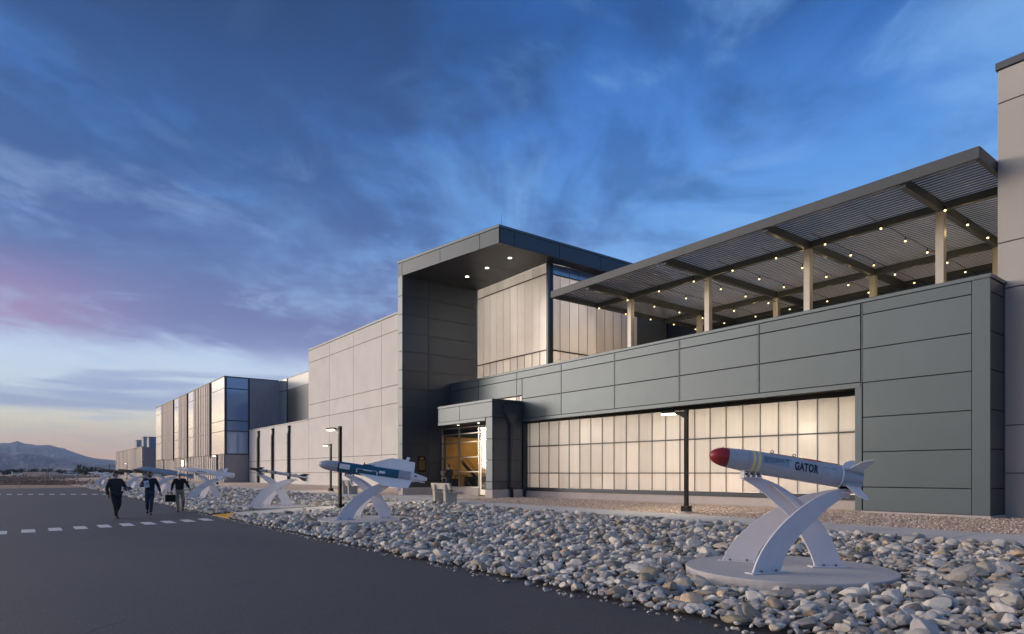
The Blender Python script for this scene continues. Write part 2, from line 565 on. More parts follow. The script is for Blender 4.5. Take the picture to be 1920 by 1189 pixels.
# rock bed underlay, gravel, rough ground behind buildings
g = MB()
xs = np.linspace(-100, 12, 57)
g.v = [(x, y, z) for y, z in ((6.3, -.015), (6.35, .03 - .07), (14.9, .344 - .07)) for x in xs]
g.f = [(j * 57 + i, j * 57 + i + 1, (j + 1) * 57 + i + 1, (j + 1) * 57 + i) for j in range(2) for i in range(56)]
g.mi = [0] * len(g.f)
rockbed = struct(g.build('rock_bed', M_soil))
g = MB()
g.add([(-100, 17.2, .375), (14, 17.2, .375), (14, 21.9, .4315), (-100, 21.9, .4315)], [(0, 1, 2, 3)])
g.add([(-240, 21.9, .4315), (40, 21.9, .4315), (40, 60, .4315), (-240, 60, .4315)], [(0, 1, 2, 3)])
g.add([(-240, 6.3, .0), (-100, 6.3, .0), (-100, 21.9, .4315), (-240, 21.9, .4315)], [(0, 1, 2, 3)])
gravel = struct(g.build('gravel_bed', M_gravel))

# sidewalk in slabs, and the entrance plaza in slabs
sw = struct(MB().box(-100, 14, 14.92, 17.18, .10, .335).build('sidewalk', M_joint))
x = -100.0
while x < 13:
    L = 3.05
    z = .372
    g = MB()
    g.add([(x, 14.9, .15), (x + L, 14.9, .15), (x + L, 17.2, .15), (x, 17.2, .15), (x, 14.9, .362), (x + L, 14.9, .362), (x + L, 17.2, .392), (x, 17.2, .392)],
          [(3, 2, 1, 0), (4, 5, 6, 7), (0, 1, 5, 4), (1, 2, 6, 5), (2, 3, 7, 6), (3, 0, 4, 7)])
    g.build('slab', M_walk, sw, bevel=.012)
    x += L + .012
ent = struct(MB().box(-34.9, -27.7, 17.22, 21.25, .10, .36).build('entrance_paving', M_joint))
for i in range(4):
    for j in range(2):
        x0 = -34.95 + i * 1.815
        y0 = 17.21 + j * 2.03
        MB().box(x0, x0 + 1.8, y0, y0 + 2.018, .12, .405 + .002 * ((i + j) % 2)).build('slab', M_walk, ent, bevel=.01)
# crossing path through the stones, with the yellow tactile pad
path = struct(MB().box(-28.35, -25.95, 7.6, 14.88, -.05, .02).build('path', M_joint))
for j in range(3):
    y0 = 7.15 + j * 2.58
    z0, z1 = gz(y0) + .03, gz(y0 + 2.56) + .03
    g = MB()
    g.add([(-28.4, y0, -.05), (-25.9, y0, -.05), (-25.9, y0 + 2.565, -.05), (-28.4, y0 + 2.565, -.05),
           (-28.4, y0, z0), (-25.9, y0, z0), (-25.9, y0 + 2.565, z1), (-28.4, y0 + 2.565, z1)],
          [(3, 2, 1, 0), (4, 5, 6, 7), (0, 1, 5, 4), (1, 2, 6, 5), (2, 3, 7, 6), (3, 0, 4, 7)])
    g.build('slab', M_walk, path, bevel=.01)
M_yellow = mat('tactile_yellow', (.78, .40, .03), .55, 0, .06, 6, .15, 60)
g = MB()
g.add([(-28.4, 6.38, .0), (-25.9, 6.38, .0), (-25.9, 7.1, .0), (-28.4, 7.1, .0), (-28.4, 6.38, .022), (-25.9, 6.38, .022), (-25.9, 7.1, .07), (-28.4, 7.1, .07)],
      [(3, 2, 1, 0), (4, 5, 6, 7), (0, 1, 5, 4), (1, 2, 6, 5), (2, 3, 7, 6), (3, 0, 4, 7)])
padt = thing('tactile_paving', 'yellow tactile pad at the road end of the concrete path through the stones', 'tactile paving', (-27.15, 6.7, 0), world_coords=True)
g.build('pad', M_yellow, padt)
g = MB()
for i in range(24):
    for j in range(6):
        cx, cy = -28.3 + i * .1, 6.45 + j * .11
        zz = .022 + (cy - 6.38) * .0667
        g.add([(cx - .02, cy - .02, zz), (cx + .02, cy - .02, zz), (cx + .02, cy + .02, zz + .002), (cx - .02, cy + .02, zz + .002), (cx, cy, zz + .012)],
              [(0, 1, 4), (1, 2, 4), (2, 3, 4), (3, 0, 4)])
stuff(g.build('domes', M_yellow, padt))

# painted road markings
M_paint = mat('road_paint', (.62, .60, .62), .7, 0, .08, 8, .1, 90, dirt=((.25, .24, .25), 9, .6))
bar_me = MB().box(-.64, .64, -.165, .165, .002, .006).mesh('marking_bar', M_paint)
for i in range(11):
    o = link('marking_bar', bar_me, road)
    y = -1.03 + i * .66
    o.location = (-23.55 - (y + .3) * .36 - .2, y, 0)
bar2 = MB().box(-1.0, 1.0, -.17, .17, .002, .006).mesh('marking_bar', M_paint)
for i in range(16):
    o = link('marking_bar', bar2, road)
    y = -3.2 + i * .69
    if y < 6.0:
        o.location = (-66.6 + (y + 1) * .7, y, 0)

# ------------------------------------------------------------------ stones
PADS = [(-5.45, 9.65), (-19.9, 9.2), (-30.0, 9.3), (-42.7, 9.25), (-57.0, 9.2), (-73.0, 9.2), (-90.0, 9.2), (-85.0, 12.4), (-95.0, 8.6)]
POLES_ROCK = [(-25.7, 10.7)]


def stone_material():
    m = bpy.data.materials.new('river_stone')
    m.use_nodes = True
    t = NT(m.node_tree)
    co = t.n('ShaderNodeTexCoord').outputs['Object']
    at = t.n('ShaderNodeAttribute', attribute_name='stone_tint').outputs['Fac']
    ra = t.n('ShaderNodeObjectInfo').outputs['Random']
    r = t.m('FRACT', t.m('ADD', at, t.m('MULTIPLY', ra, 3.7)))
    base0 = t.ramp(r, [(0, (.15, .15, .16, 1)), (.07, (.26, .26, .275, 1)), (.19, (.38, .385, .40, 1)), (.34, (.52, .52, .53, 1)), (.48, (.44, .43, .42, 1)),
                      (.60, (.68, .67, .665, 1)), (.72, (.54, .49, .42, 1)), (.79, (.74, .72, .68, 1)), (.85, (.34, .28, .22, 1)),
                      (.90, (.48, .49, .53, 1)), (.955, (.60, .46, .33, 1)), (.985, (.30, .27, .20, 1))], 'CONSTANT')
    base = t.mix(1.0, base0, (1.22, 1.15, 1.03, 1), 'MULTIPLY')
    off = t.n('ShaderNodeVectorMath', operation='ADD', ins={0: co, 1: t.n('ShaderNodeCombineXYZ', ins={0: t.m('MULTIPLY', r, 31), 1: 0.0, 2: t.m('MULTIPLY', ra, 17)}).outputs[0]}).outputs[0]
    n = t.noise(off, 9, 8, .7, .3)
    cc = t.mix(t.step(n, .35, .7), t.mix(1.0, base, (.72, .71, .70, 1), 'MULTIPLY'), base)
    # pale mineral veins
    vn = t.noise(off, 6, 3, .5, 1.5)
    vein = t.step(t.m('ABSOLUTE', t.m('SUBTRACT', vn, .5)), .018, .004)
    cc = t.mix(t.m('MULTIPLY', vein, .45), cc, (.68, .67, .65, 1))
    sp = t.step(t.noise(off, 60, 3, .7), .62, .72)
    cc = t.mix(t.m('MULTIPLY', sp, .35), cc, (.12, .12, .12, 1))
    bn = t.n('ShaderNodeBump', ins={'Strength': .55, 'Distance': .015, 'Height': t.noise(off, 15, 8, .70)})
    p = t.n('ShaderNodeBsdfPrincipled', ins={'Base Color': cc, 'Roughness': .62, 'Normal': bn.outputs[0]})
    t.n('ShaderNodeOutputMaterial', ins={0: p.outputs[0]})
    return m


M_stone = stone_material()


def ico(sub):
    bm = bmesh.new()
    bmesh.ops.create_icosphere(bm, subdivisions=sub, radius=1)
    bm.verts.ensure_lookup_table()
    V = np.array([v.co[:] for v in bm.verts])
    Fc = np.array([[v.index for v in f.verts] for f in bm.faces])
    bm.free()
    return V, Fc


def stone_protos(sub, n):
    V, Fc = ico(sub)
    out = []
    for _ in range(n):
        P = V.copy()
        # planes cut off the sphere make faceted, worn pebbles
        for _k in range(13):
            d = rng.normal(size=3)
            d /= np.linalg.norm(d)
            h = rng.uniform(.50, .83)
            s = P @ d
            over = np.clip(s - h, 0, None)
            P -= np.outer(over * .95, d)
        for _k in range(3):
            d = rng.normal(size=3) * 2.2
            P *= 1 + .035 * np.sin(P @ d + rng.uniform(0, 6))[:, None]
        P /= np.abs(P).max()
        out.append(P)
    return out, Fc


def euler_m(a, b, c):
    ca, sa, cb, sb, cc_, s_ = np.cos(a), np.sin(a), np.cos(b), np.sin(b), np.cos(c), np.sin(c)
    Rx = np.array([[1, 0, 0], [0, ca, -sa], [0, sa, ca]])
    Ry = np.array([[cb, 0, sb], [0, 1, 0], [-sb, 0, cb]])
    Rz = np.array([[cc_, -s_, 0], [s_, cc_, 0], [0, 0, 1]])
    return Rz @ Ry @ Rx


FWD = np.array([-.7934, .6087])
RGT = np.array([.6087, .7934])
stones = []          # x y z scale(3) rot(3) tint lod


def stone_ok(x, y, m):
    for cx, cy in PADS:
        if (x - cx) ** 2 + (y - cy) ** 2 < (1.56 + m) ** 2:
            return False
    for cx, cy in POLES_ROCK:
        if (x - cx) ** 2 + (y - cy) ** 2 < .3 ** 2:
            return False
    if -28.42 - m < x < -25.88 + m and y > 6.3:
        return False
    return True


def scatter(x0, x1, step_f, big):
    y = 6.35
    while y < 14.82:
        x = x0
        while x < x1:
            t_ = max(4.0, x * FWD[0] + y * FWD[1])
            s = step_f
            px_, py_ = x + rng.uniform(-.4, .4) * s, y + rng.uniform(-.42, .42) * s
            sz = big * math.exp(rng.normal(0, .38))
            sz = min(sz, big * 2.1)
            if 6.28 + sz * .55 < py_ < 14.9 - sz * .9 and stone_ok(px_, py_, sz * .7):
                a = sz * rng.uniform(.95, 1.35)
                b = sz * rng.uniform(.68, .95)
                c = sz * rng.uniform(.42, .68)
                zz = gz(py_) - .01 + c * .55 + rng.uniform(0, .045)
                stones.append((px_, py_, zz, a, b, c, rng.normal(0, .26), rng.normal(0, .26), rng.uniform(0, 6.28), rng.uniform(), t_))
            x += s
        y += step_f


scatter(-19, 5.5, .118, .068)
scatter(-42, -19, .135, .080)
scatter(-100, -42, .22, .125)
# a sprinkle of larger stones lying on top
for _ in range(900):
    px_ = rng.uniform(-45, 5)
    py_ = rng.uniform(6.6, 14.6)
    sz = rng.uniform(.12, .19)
    if stone_ok(px_, py_, sz) and py_ < 14.9 - sz:
        stones.append((px_, py_, gz(py_) + .085, sz * 1.2, sz * .9, sz * .6, rng.normal(0, .3), rng.normal(0, .3), rng.uniform(0, 6.28), rng.uniform(), max(4, px_ * FWD[0] + py_ * FWD[1])))
for _ in range(520):
    px_ = rng.uniform(-34, 4)
    py_ = 6.30 - abs(rng.normal(0, .10)) - .01
    sz = rng.uniform(.012, .035) if rng.uniform() < .93 else rng.uniform(.04, .07)
    stones.append((px_, py_, sz * .4, sz * 1.2, sz, sz * .6, rng.normal(0, .4), rng.normal(0, .4), rng.uniform(0, 6.28), rng.uniform(), max(4, px_ * FWD[0] + py_ * FWD[1])))
S = np.array(stones)


def in_view(p):
    t_ = p[0] * FWD[0] + p[1] * FWD[1]
    r_ = p[0] * RGT[0] + p[1] * RGT[1]
    if t_ < 3:
        return False
    return abs(r_ / t_ * 1212) < 950 and (EYE - p[2]) / t_ * 1212 < 300


score = [(s[3] / s[10] if in_view(s) else -1) for s in S]
order = np.argsort(score)[::-1]
single = set(order[:300].tolist())
pr_hi, F_hi = stone_protos(4, 14)
pr_mid, F_mid = stone_protos(3, 16)
pr_lo, F_lo = stone_protos(2, 16)
hi_me = []
for P in pr_hi:
    me = bpy.data.meshes.new('stone')
    me.from_pydata(P.tolist(), [], F_hi.tolist())
    me.materials.append(M_stone)
    me.polygons.foreach_set('use_smooth', [True] * len(me.polygons))
    at = me.attributes.new('stone_tint', 'FLOAT', 'POINT')
    at.data.foreach_set('value', [float(rng.uniform())] * len(P))
    hi_me.append(me)
for i in order[:300]:
    s = S[i]
    o = link('stone', hi_me[int(rng.integers(len(hi_me)))], rockbed)
    o.location = s[:3]
    o.scale = s[3:6]
    o.rotation_euler = s[6:9]


def join_stones(idx, protos, Fc, name):
    nv, nf = len(protos[0]), len(Fc)
    Vs = np.empty((len(idx) * nv, 3))
    Fs = np.empty((len(idx) * nf, 3), dtype=np.int32)
    tint = np.empty(len(idx) * nv)
    for k, i in enumerate(idx):
        s = S[i]
        P = protos[int(rng.integers(len(protos)))] * s[3:6]
        Vs[k * nv:(k + 1) * nv] = P @ euler_m(s[6], s[7], s[8]).T + s[:3]
        Fs[k * nf:(k + 1) * nf] = Fc + k * nv
        tint[k * nv:(k + 1) * nv] = s[9]
    me = bpy.data.meshes.new(name)
    me.vertices.add(len(Vs))
    me.vertices.foreach_set('co', Vs.ravel())
    me.loops.add(Fs.size)
    me.loops.foreach_set('vertex_index', Fs.ravel())
    me.polygons.add(len(Fs))
    me.polygons.foreach_set('loop_start', np.arange(0, Fs.size, 3, dtype=np.int32))
    me.polygons.foreach_set('use_smooth', np.ones(len(Fs), dtype=bool))
    me.materials.append(M_stone)
    at = me.attributes.new('stone_tint', 'FLOAT', 'POINT')
    at.data.foreach_set('value', tint)
    me.update()
    me.validate()
    return stuff(link(name, me, rockbed))


rest = [i for i in range(len(S)) if i not in single]
near_i = [i for i in rest if S[i][10] < 11.5]
far_i = [i for i in rest if 11.5 <= S[i][10] < 32]
vfar_i = [i for i in rest if S[i][10] >= 32]
join_stones(near_i, pr_mid, F_mid, 'loose_stones')
join_stones(far_i, pr_lo, F_lo, 'middle_stones')
pr_0, F_0 = ico(1)
join_stones(vfar_i, [pr_0 * (1 + .12 * rng.normal(size=(len(pr_0), 1))) for _ in range(10)], F_0, 'distant_stones')
print('stones', len(S), len(near_i), len(far_i))

# gravel pebbles with real relief in the nearer part of the gravel bed
def pebbles():
    n = 26000
    X = rng.uniform(-30, 4, n)
    Y = rng.uniform(17.22, 23.4, n)
    keep = ~((X < -27.5) | ((Y > 21.85) & (X < -6.2)) | ((X + 13.65) ** 2 + (Y - 17.85) ** 2 < .08) | ((Y > 23.1)))
    X, Y = X[keep], Y[keep]
    n = len(X)
    Z = np.interp(Y, [17.2, 21.9, 30], [.375, .4315, .4315])
    oct_v = np.array([(1, 0, 0), (0, 1, 0), (-1, 0, 0), (0, -1, 0), (0, 0, .8), (0, 0, -.5)], float)
    oct_f = np.array([(0, 1, 4), (1, 2, 4), (2, 3, 4), (3, 0, 4), (1, 0, 5), (2, 1, 5), (3, 2, 5), (0, 3, 5)])
    sc = rng.uniform(.016, .032, (n, 1, 1)) * rng.uniform(.7, 1.3, (n, 1, 3))
    V_ = oct_v[None] * sc + rng.normal(0, .003, (n, 6, 3))
    V_ += np.stack([X, Y, Z + .006], 1)[:, None]
    Fs = (oct_f[None] + (np.arange(n) * 6)[:, None, None]).reshape(-1, 3).astype(np.int32)
    me = bpy.data.meshes.new('pebbles')
    me.vertices.add(n * 6)
    me.vertices.foreach_set('co', V_.ravel())
    me.loops.add(Fs.size)
    me.loops.foreach_set('vertex_index', Fs.ravel())
    me.polygons.add(len(Fs))
    me.polygons.foreach_set('loop_start', np.arange(0, Fs.size, 3, dtype=np.int32))
    me.materials.append(M_pebble)
    at = me.attributes.new('stone_tint', 'FLOAT', 'POINT')
    at.data.foreach_set('value', np.repeat(rng.uniform(size=n), 6))
    me.update()
    stuff(link('pebbles', me, gravel))


M_pebble = bpy.data.materials.new('gravel_pebble')
M_pebble.use_nodes = True
t = NT(M_pebble.node_tree)
cc = t.ramp(t.n('ShaderNodeAttribute', attribute_name='stone_tint').outputs['Fac'],
            [(0, (.30, .21, .17, 1)), (.2, (.54, .40, .31, 1)), (.5, (.68, .54, .44, 1)), (.75, (.48, .37, .30, 1)), (.88, (.78, .71, .64, 1))], 'CONSTANT')
p = t.n('ShaderNodeBsdfPrincipled', ins={'Base Color': cc, 'Roughness': .85})
t.n('ShaderNodeOutputMaterial', ins={0: p.outputs[0]})
pebbles()

# ------------------------------------------------------------------ lobby building
ROWS = [.50, 1.27, 2.41, 3.535, 4.67, 5.77, 6.885, 7.275]
VJ = [-35.0, -31.84, -28.13, -24.46, -20.78, -17.10, -13.47, -9.80]
J = .016
lobby = thing('lobby_building', 'long grey metal clad lobby wing with a glowing translucent window band', 'building', (-20, 23, .43), world_coords=True)


def panel_y(par, x0, x1, z0, z1, y, m=None, name='panel', th=.05, dz=J, dxx=J):
    """a panel standing in a y plane, facing -y"""
    return MB().box(x0 + dxx, x1 - dxx, y, y + th, z0 + dz, z1 - dz).build(name, m or M_panel, par, bevel=.006)


def panel_x(par, y0, y1, z0, z1, x, m=None, name='panel', th=.05, sgn=1):
    """a panel standing in an x plane, facing +x (sgn 1) or -x"""
    a, b = (x - th, x) if sgn > 0 else (x, x + th)
    return MB().box(a, b, y0 + J, y1 - J, z0 + J, z1 - J).build(name, m or M_panel, par, bevel=.006)


YF = 21.9
# dark backing behind the panels, with the window opening left free
b = MB()
b.box(-27.6, -9.8, YF + .055, YF + .30, 4.53, 7.27)
b.box(-35.0, -27.6, YF + .055, YF + .30, 5.96, 7.27)
b.box(-9.8, -6.34, YF + .055, YF + 1.3, .45, 7.27)
b.box(-35.0, -6.34, YF + .305, YF + .9, 6.2, 7.0)
b.build('backing_wall', M_joint, lobby)
cols = list(zip(VJ[:-1], VJ[1:]))
for i, (x0, x1) in enumerate(cols):
    gap = .018
    a0, a1 = x0 + gap, x1 - gap
    if i == 1:
        rws = ((5.97, 6.885), (6.885, 7.275))
    elif i == 0:
        rws = ((5.97, 6.885), (6.885, 7.275))
    else:
        rws = ((4.69, 5.77), (5.77, 6.885), (6.885, 7.275))
    for z0, z1 in rws:
        panel_y(lobby, -27.63 if (i == 2 and z0 < 6) else a0, a1, z0, z1, YF)
    if i == 2:
        panel_y(lobby, a0, -27.64, 5.97, 6.885, YF)
    if i > 0:
        MB().box(x0 - .014, x0 + .014, YF - .012, YF + .05, 4.70 if i > 1 else 5.98, 7.27).build('joint_cover', M_trim, lobby)
# header flashing over the window band
MB().box(-27.58, -9.83, YF - .02, YF + .055, 4.53, 4.675).build('header_flashing', M_trim, lobby)
# solid bay at the right
MB().box(-9.80, -9.772, YF + .012, YF + .05, 4.68, 7.27).build('joint_cover', M_trim, lobby)
for z0, z1 in zip(ROWS[:-1], ROWS[1:]):
    panel_y(lobby, -9.77, -6.72, z0, z1, YF, dz=.012)
MB().box(-10.0, -9.79, YF - .005, YF + .06, .50, 4.675).build('jamb_trim', M_panel, lobby)
MB().box(-6.725, -6.28, YF - .004, YF + .05, .50, 7.275).build('corner_trim', M_panel, lobby, bevel=.006)
for z0, z1 in zip(ROWS[:-1], ROWS[1:]):
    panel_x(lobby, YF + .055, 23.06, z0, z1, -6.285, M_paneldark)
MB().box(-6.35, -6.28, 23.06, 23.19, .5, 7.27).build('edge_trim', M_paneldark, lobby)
MB().box(-9.8, -6.26, YF - .02, 23.15, .30, .50).build('base_curb', M_stem, lobby)
# parapet cap
MB().box(-35.0, -6.25, YF - .03, YF + .34, 7.275, 7.395).build('parapet_cap', M_trim, lobby, bevel=.01)
MB().box(-6.62, -6.25, YF + .345, 23.2, 7.275, 7.395).build('parapet_cap', M_paneldark, lobby, bevel=.01)
# terrace floor
MB().box(-27.8, -6.6, YF + .905, 34.4, 6.3, 6.42).build('terrace_floor', M_walk, lobby)

# canted translucent window wall
WA, WB = Vector((-27.60, 22.16)), Vector((-10.0, 23.34))
WU = (WB - WA).normalized()
WN = Vector((-WU.y, WU.x))
WL = (WB - WA).length
MB().obox(WA, WU, WN, 0, WL, -.02, .25, .28, .76).build('stem_wall', M_stem, lobby)
MB().obox(WA, WU, WN, 0, WL, -.05, .12, .765, .955).build('window_sill', M_frame, lobby)
MB().obox(WA, WU, WN, 0, WL, -.035, .06, 1.705, 1.745).build('window_transom', M_frame, lobby)
MB().obox(WA, WU, WN, 0, WL, -.035, .06, 3.14, 3.19).build('window_transom', M_frame, lobby)
mull = [.30 + .7333 * k for k in range(24)]
M_mull = mat('mullion_metal', (.17, .18, .20), .5, .3)
mb_m = MB().obox((0, 0), WU, WN, -.014, .014, -.02, .05, .957, 4.42).mesh('mullion', M_mull)
for s_ in mull:
    o = link('mullion', mb_m, lobby)
    q = WA + WU * s_
    o.location = (q.x, q.y, 0)
edges = [0.0] + mull + [WL]
for s0, s1 in zip(edges[:-1], edges[1:]):
    if s1 - s0 < .06:
        continue
    for z0, z1 in ((.957, 1.703), (1.747, 3.138), (3.192, 4.42)):
        MB().obox(WA, WU, WN, s0 + .016, s1 - .016, .01, .03, z0, z1).build('window_pane', M_trans, lobby)
MB().obox(WA, WU, WN, 0, WL, -.06, .12, 4.425, 4.61).build('window_head', M_black, lobby)
# recess: soffit over it, jambs
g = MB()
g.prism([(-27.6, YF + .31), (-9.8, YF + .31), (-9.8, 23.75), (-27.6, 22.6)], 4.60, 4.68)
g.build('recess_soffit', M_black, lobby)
MB().box(-27.59, -27.50, YF, 22.3, .76, 4.529).build('jamb_trim', M_frame, lobby)
# room behind: floor, ceiling, rear wall keep the light inside
M_room = mat('interior_wall', (.62, .55, .45), .8)
g = MB()
g.obox(WA, WU, WN, -.2, WL, 2.6, 2.7, .4, 4.6)
g.obox(WA, WU, WN, -.2, WL, .26, 2.6, .55, .7)
g.obox(WA, WU, WN, -.2, WL, .35, 2.7, 4.69, 4.8)
g.build('interior_lining', M_room, lobby)
for k in range(5):
    vk = (.80, 1.02, .86, .98, 1.08)[k]
    c = WA + WU * (WL * (k + .5) / 5)
    lo = c + WN * 1.15
    area('room_uplight', (lo.x, lo.y, 1.25), (c.x, c.y, 2.15), 3.3, .35, 215 * vk, (1.0, .76, .62))
    area('room_ceiling_light', (lo.x, lo.y, 3.9), (c.x, c.y, 3.0), 3.3, .5, 130 / vk, (1.0, .94, .78))

MB().box(-27.74, -27.60, YF + .02, 25.2, .35, 4.69).build('interior_lining', M_frame, lobby)
# clerestory pane glimpsed over the entrance box
MB().box(-31.0, -27.66, YF + .10, YF + .13, 4.7, 5.93).build('window_pane', M_trans, lobby)
MB().box(-27.68, -27.640, YF - .010, YF + .1, 4.7, 5.96).build('window_frame', M_trim, lobby)
MB().box(-31.84, -31.02, YF + .01, YF + .06, 4.7, 5.955).build('panel', M_panel, lobby)
MB().box(-35.0, -31.86, YF + .01, YF + .06, 4.7, 5.955).build('panel', M_panel, lobby)
MB().box(-35.0, -27.62, YF + 1.6, YF + 1.7, 4.6, 6.2).build('interior_lining', M_room, lobby)
MB().box(-35.0, -27.62, YF + .31, YF + 1.6, 6.05, 6.19).build('interior_lining', M_room, lobby)
area('clerestory_light', (-29.3, YF + 1.2, 5.3), (-29.3, YF, 5.3), 2.8, .6, 60, (1, .72, .5))

# ---- entrance tower: blade wall, slab roof, glowing box
XB = -35.0
ZS = 13.70
tw = thing('entrance_tower', 'tall dark grey panelled blade wall and flat overhanging roof slab framing the entrance', 'building', (-31.5, 21, .4), world_coords=True)
MB().box(-35.52, XB - .055, 18.56, 33.9, .30, 13.69).build('core_wall', M_joint, tw)
zr = [.86] + [1.245 + 1.1225 * k for k in range(0, 12)]
zr = [z for z in zr if z < 13.5] + [13.69]
M_blade = mat('blade_wall_panel', (.070, .080, .092), .40, .5, .05, .7, objvar=.05)
for z0, z1 in zip(zr[:-1], zr[1:]):
    for y0, y1 in ((18.56, 20.3), (20.3, 24.0)):
        if z1 - z0 > .1:
            MB().box(XB - .05, XB, y0 + .010, y1 - .010, z0 + .009, z1 - .009).build('panel', M_blade, tw, bevel=.005)
    if z1 - z0 > .1:
        MB().box(-35.57, XB + .002, 18.50, 18.555, z0 + .012, z1 - .012).build('panel', M_panel, tw, bevel=.006)
    MB().box(-35.57, -35.525, 18.57, 24.0, z0 + .012, z1 - .012).build('panel', M_panel, tw)
MB().box(-35.53, XB - .01, 18.54, 21.2, .30, .85).build('stem_wall', M_stem, tw)
# roof slab with a slanted front edge
def slabpts(e):
    return [(-35.57 - e, 18.50 - e), (-27.04 + e, 19.90 - e), (-27.04 + e, 34.0), (-35.57 - e, 34.0)]
MB().prism(slabpts(-.06), ZS + .03, 14.5).build('roof_core', M_joint, tw)
MB().prism(slabpts(.03), 14.50, 14.64).build('roof_cap', M_trim, tw, bevel=.01)
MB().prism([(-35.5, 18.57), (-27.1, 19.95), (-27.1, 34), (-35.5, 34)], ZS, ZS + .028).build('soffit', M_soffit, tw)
# front fascia panels
fa, fb = Vector((-35.57, 18.50)), Vector((-27.04, 19.90))
fu = (fb - fa).normalized()
fn = Vector((-fu.y, fu.x))
fl = (fb - fa).length
M_fascia = mat('slab_fascia_panel', (.062, .082, .10), .45, .3, .02, .8, objvar=.04)
for s0, s1 in ((0.0, .42), (.42, 3.95), (3.95, 7.2), (7.2, fl)):
    MB().obox(fa, fu, fn, s0 + .012, s1 - .012, 0, .05, ZS - .005, 14.49).build('fascia_panel', M_fascia, tw, bevel=.006)
for y0, y1 in ((19.96, 20.9), (20.9, 24.1), (24.1, 27.3), (27.3, 30.6), (30.6, 34.0)):
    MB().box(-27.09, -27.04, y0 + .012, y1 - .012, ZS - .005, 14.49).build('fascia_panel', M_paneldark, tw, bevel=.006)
# soffit joints as inset strips, downlights
g = MB()
g.box(-33.0, -32.98, 19.3, 24.0, ZS - .004, ZS + .001)
g.box(-30.3, -30.28, 19.6, 24.0, ZS - .004, ZS + .001)
g.build('soffit_joint', M_joint, tw)


def downlight(par_label, x, y, z, r, power, grp):
    t_ = thing('downlight', par_label, 'downlight', (x, y, z), grp)
    m = MB()
    seg = 16
    m.v = [(r * math.cos(a), r * math.sin(a), -.012) for a in np.linspace(0, 2 * math.pi, seg, endpoint=False)]
    m.f = [tuple(range(seg))]
    m.mi = [0]
    m.build('lens', M_down, t_)
    rg = MB()
    rg.tube([(0, 0, .02), (0, 0, -.010)], r * 1.22, 16)
    rg.build('housing_ring', M_trim, t_)
    d = bpy.data.lights.new('downlight_beam', 'SPOT')
    d.energy = power
    d.spot_size = rad(95)
    d.spot_blend = .7
    d.color = (1, .88, .68)
    d.shadow_soft_size = r
    o = bpy.data.objects.new('downlight_beam', d)
    COL.objects.link(o)
    o.location = (x, y, z - .03)
    return t_


for (x, w) in ((-32.9, 'nearest the blade wall'), (-30.8, 'in the middle of the row of three'), (-28.6, 'nearest the free corner of the roof')):
    downlight('small round downlight in the high tower soffit, ' + w, x, 21.8, ZS, .11, 60, 'downlights in the tower soffit')

# glowing glass box between parapet and soffit
M_bronze = mat('bronze_transom', (.09, .06, .05), .5)
YG, XG = 24.0, -27.9
tg = thing('tower_glazing', 'translucent glowing glass box under the high roof slab of the entrance tower', 'glazing', (-31, 25, 7), world_coords=True)
zrows = ((6.5, 8.72), (8.78, 13.06), (13.12, 13.69))
n = 10
M_mull2 = mat('pale_joint_metal', (.42, .40, .37), .5)
for k in range(n):
    x0 = XB + .02 + k * .705
    for z0, z1 in zrows:
        MB().box(x0 + .012, x0 + .693, YG, YG + .02, z0, z1).build('glass_pane', M_trans, tg)
    if k:
        MB().box(x0 - .007, x0 + .007, YG + .004, YG + .03, 6.5, 13.69).build('mullion', M_mull2, tg)
        MB().box(x0 - .010, x0 + .010, YG - .02, YG + .003, 6.5, 8.72).build('mullion', M_mull, tg)
for z in (8.75, 13.09):
    MB().box(XB, XG - .06, YG - .03, YG + .04, z - .03, z + .03).build('transom', M_bronze, tg)
    MB().box(XG - .04, XG + .03, YG + .1, 31.5, z - .035, z + .035).build('transom', M_frame, tg)
for k in range(10):
    y0 = YG + .18 + k * .73
    for z0, z1 in zrows:
        MB().box(XG - .02, XG, y0 + .012, y0 + .718, z0, z1).build('glass_pane', M_trans if z0 < 13 else M_blueglass, tg)
    if k:
        MB().box(XG - .03, XG + .012, y0 - .009, y0 + .009, 6.5, 13.69).build('mullion', M_mull, tg)
MB().box(XG - .1, XG - .02, YG + 7.5, 34.42, 6.42, 13.69).build('rear_wall', mat('amber_reflection_wall', (.16, .12, .07), .7), tg)  # amber reflections of the glass put into one matt wall colour
MB().box(XG - .10, XG + .06, YG - .06, YG + .14, 6.45, 13.69).build('corner_post', M_panel, tg)
MB().box(XG - .02, XG + .10, YG + .145, YG + .30, 6.45, 13.69).build('corner_post_side', M_frame, tg)
MB().box(XB + .3, XG - .3, 31.6, 31.7, 6.4, 13.7).build('interior_lining', M_room, tg)
MB().box(XB + .05, XG - .05, YG + .1, 31.6, 6.3, 6.42).build('interior_lining', M_room, tg)
area('tower_room_light', (-31.5, YG + 1.5, 7.1), (-31.5, YG, 9.0), 6.2, .5, 900, (1, .80, .66))
area('tower_room_light_high', (-31.5, YG + 2.6, 12.6), (-31.5, YG, 11.0), 6.2, 1.0, 720, (1, .92, .82))
area('tower_side_light', (XG - 1.6, 27.6, 7.1), (XG, 27.6, 8.4), .5, 6.0, 420, (1, .74, .55))
area('tower_side_light', (XG - 1.4, 28.6, 10.6), (XG, 28.6, 10.0), .8, 4.0, 55, (1, .76, .5))
# lightning rods
for (x, y, z, h, w) in ((-27.1, 20.1, 14.64, .62, 'front corner of the tower roof'),):
    rd = MB()
    rd.tube([(0, 0, 0), (0, 0, h)], [.012, .004], 6)
    o = rd.build('lightning_rod', M_trim)
    o.location = (x, y, z)
    tag(o, 'thin lightning rod standing on the ' + w, 'lightning rod')

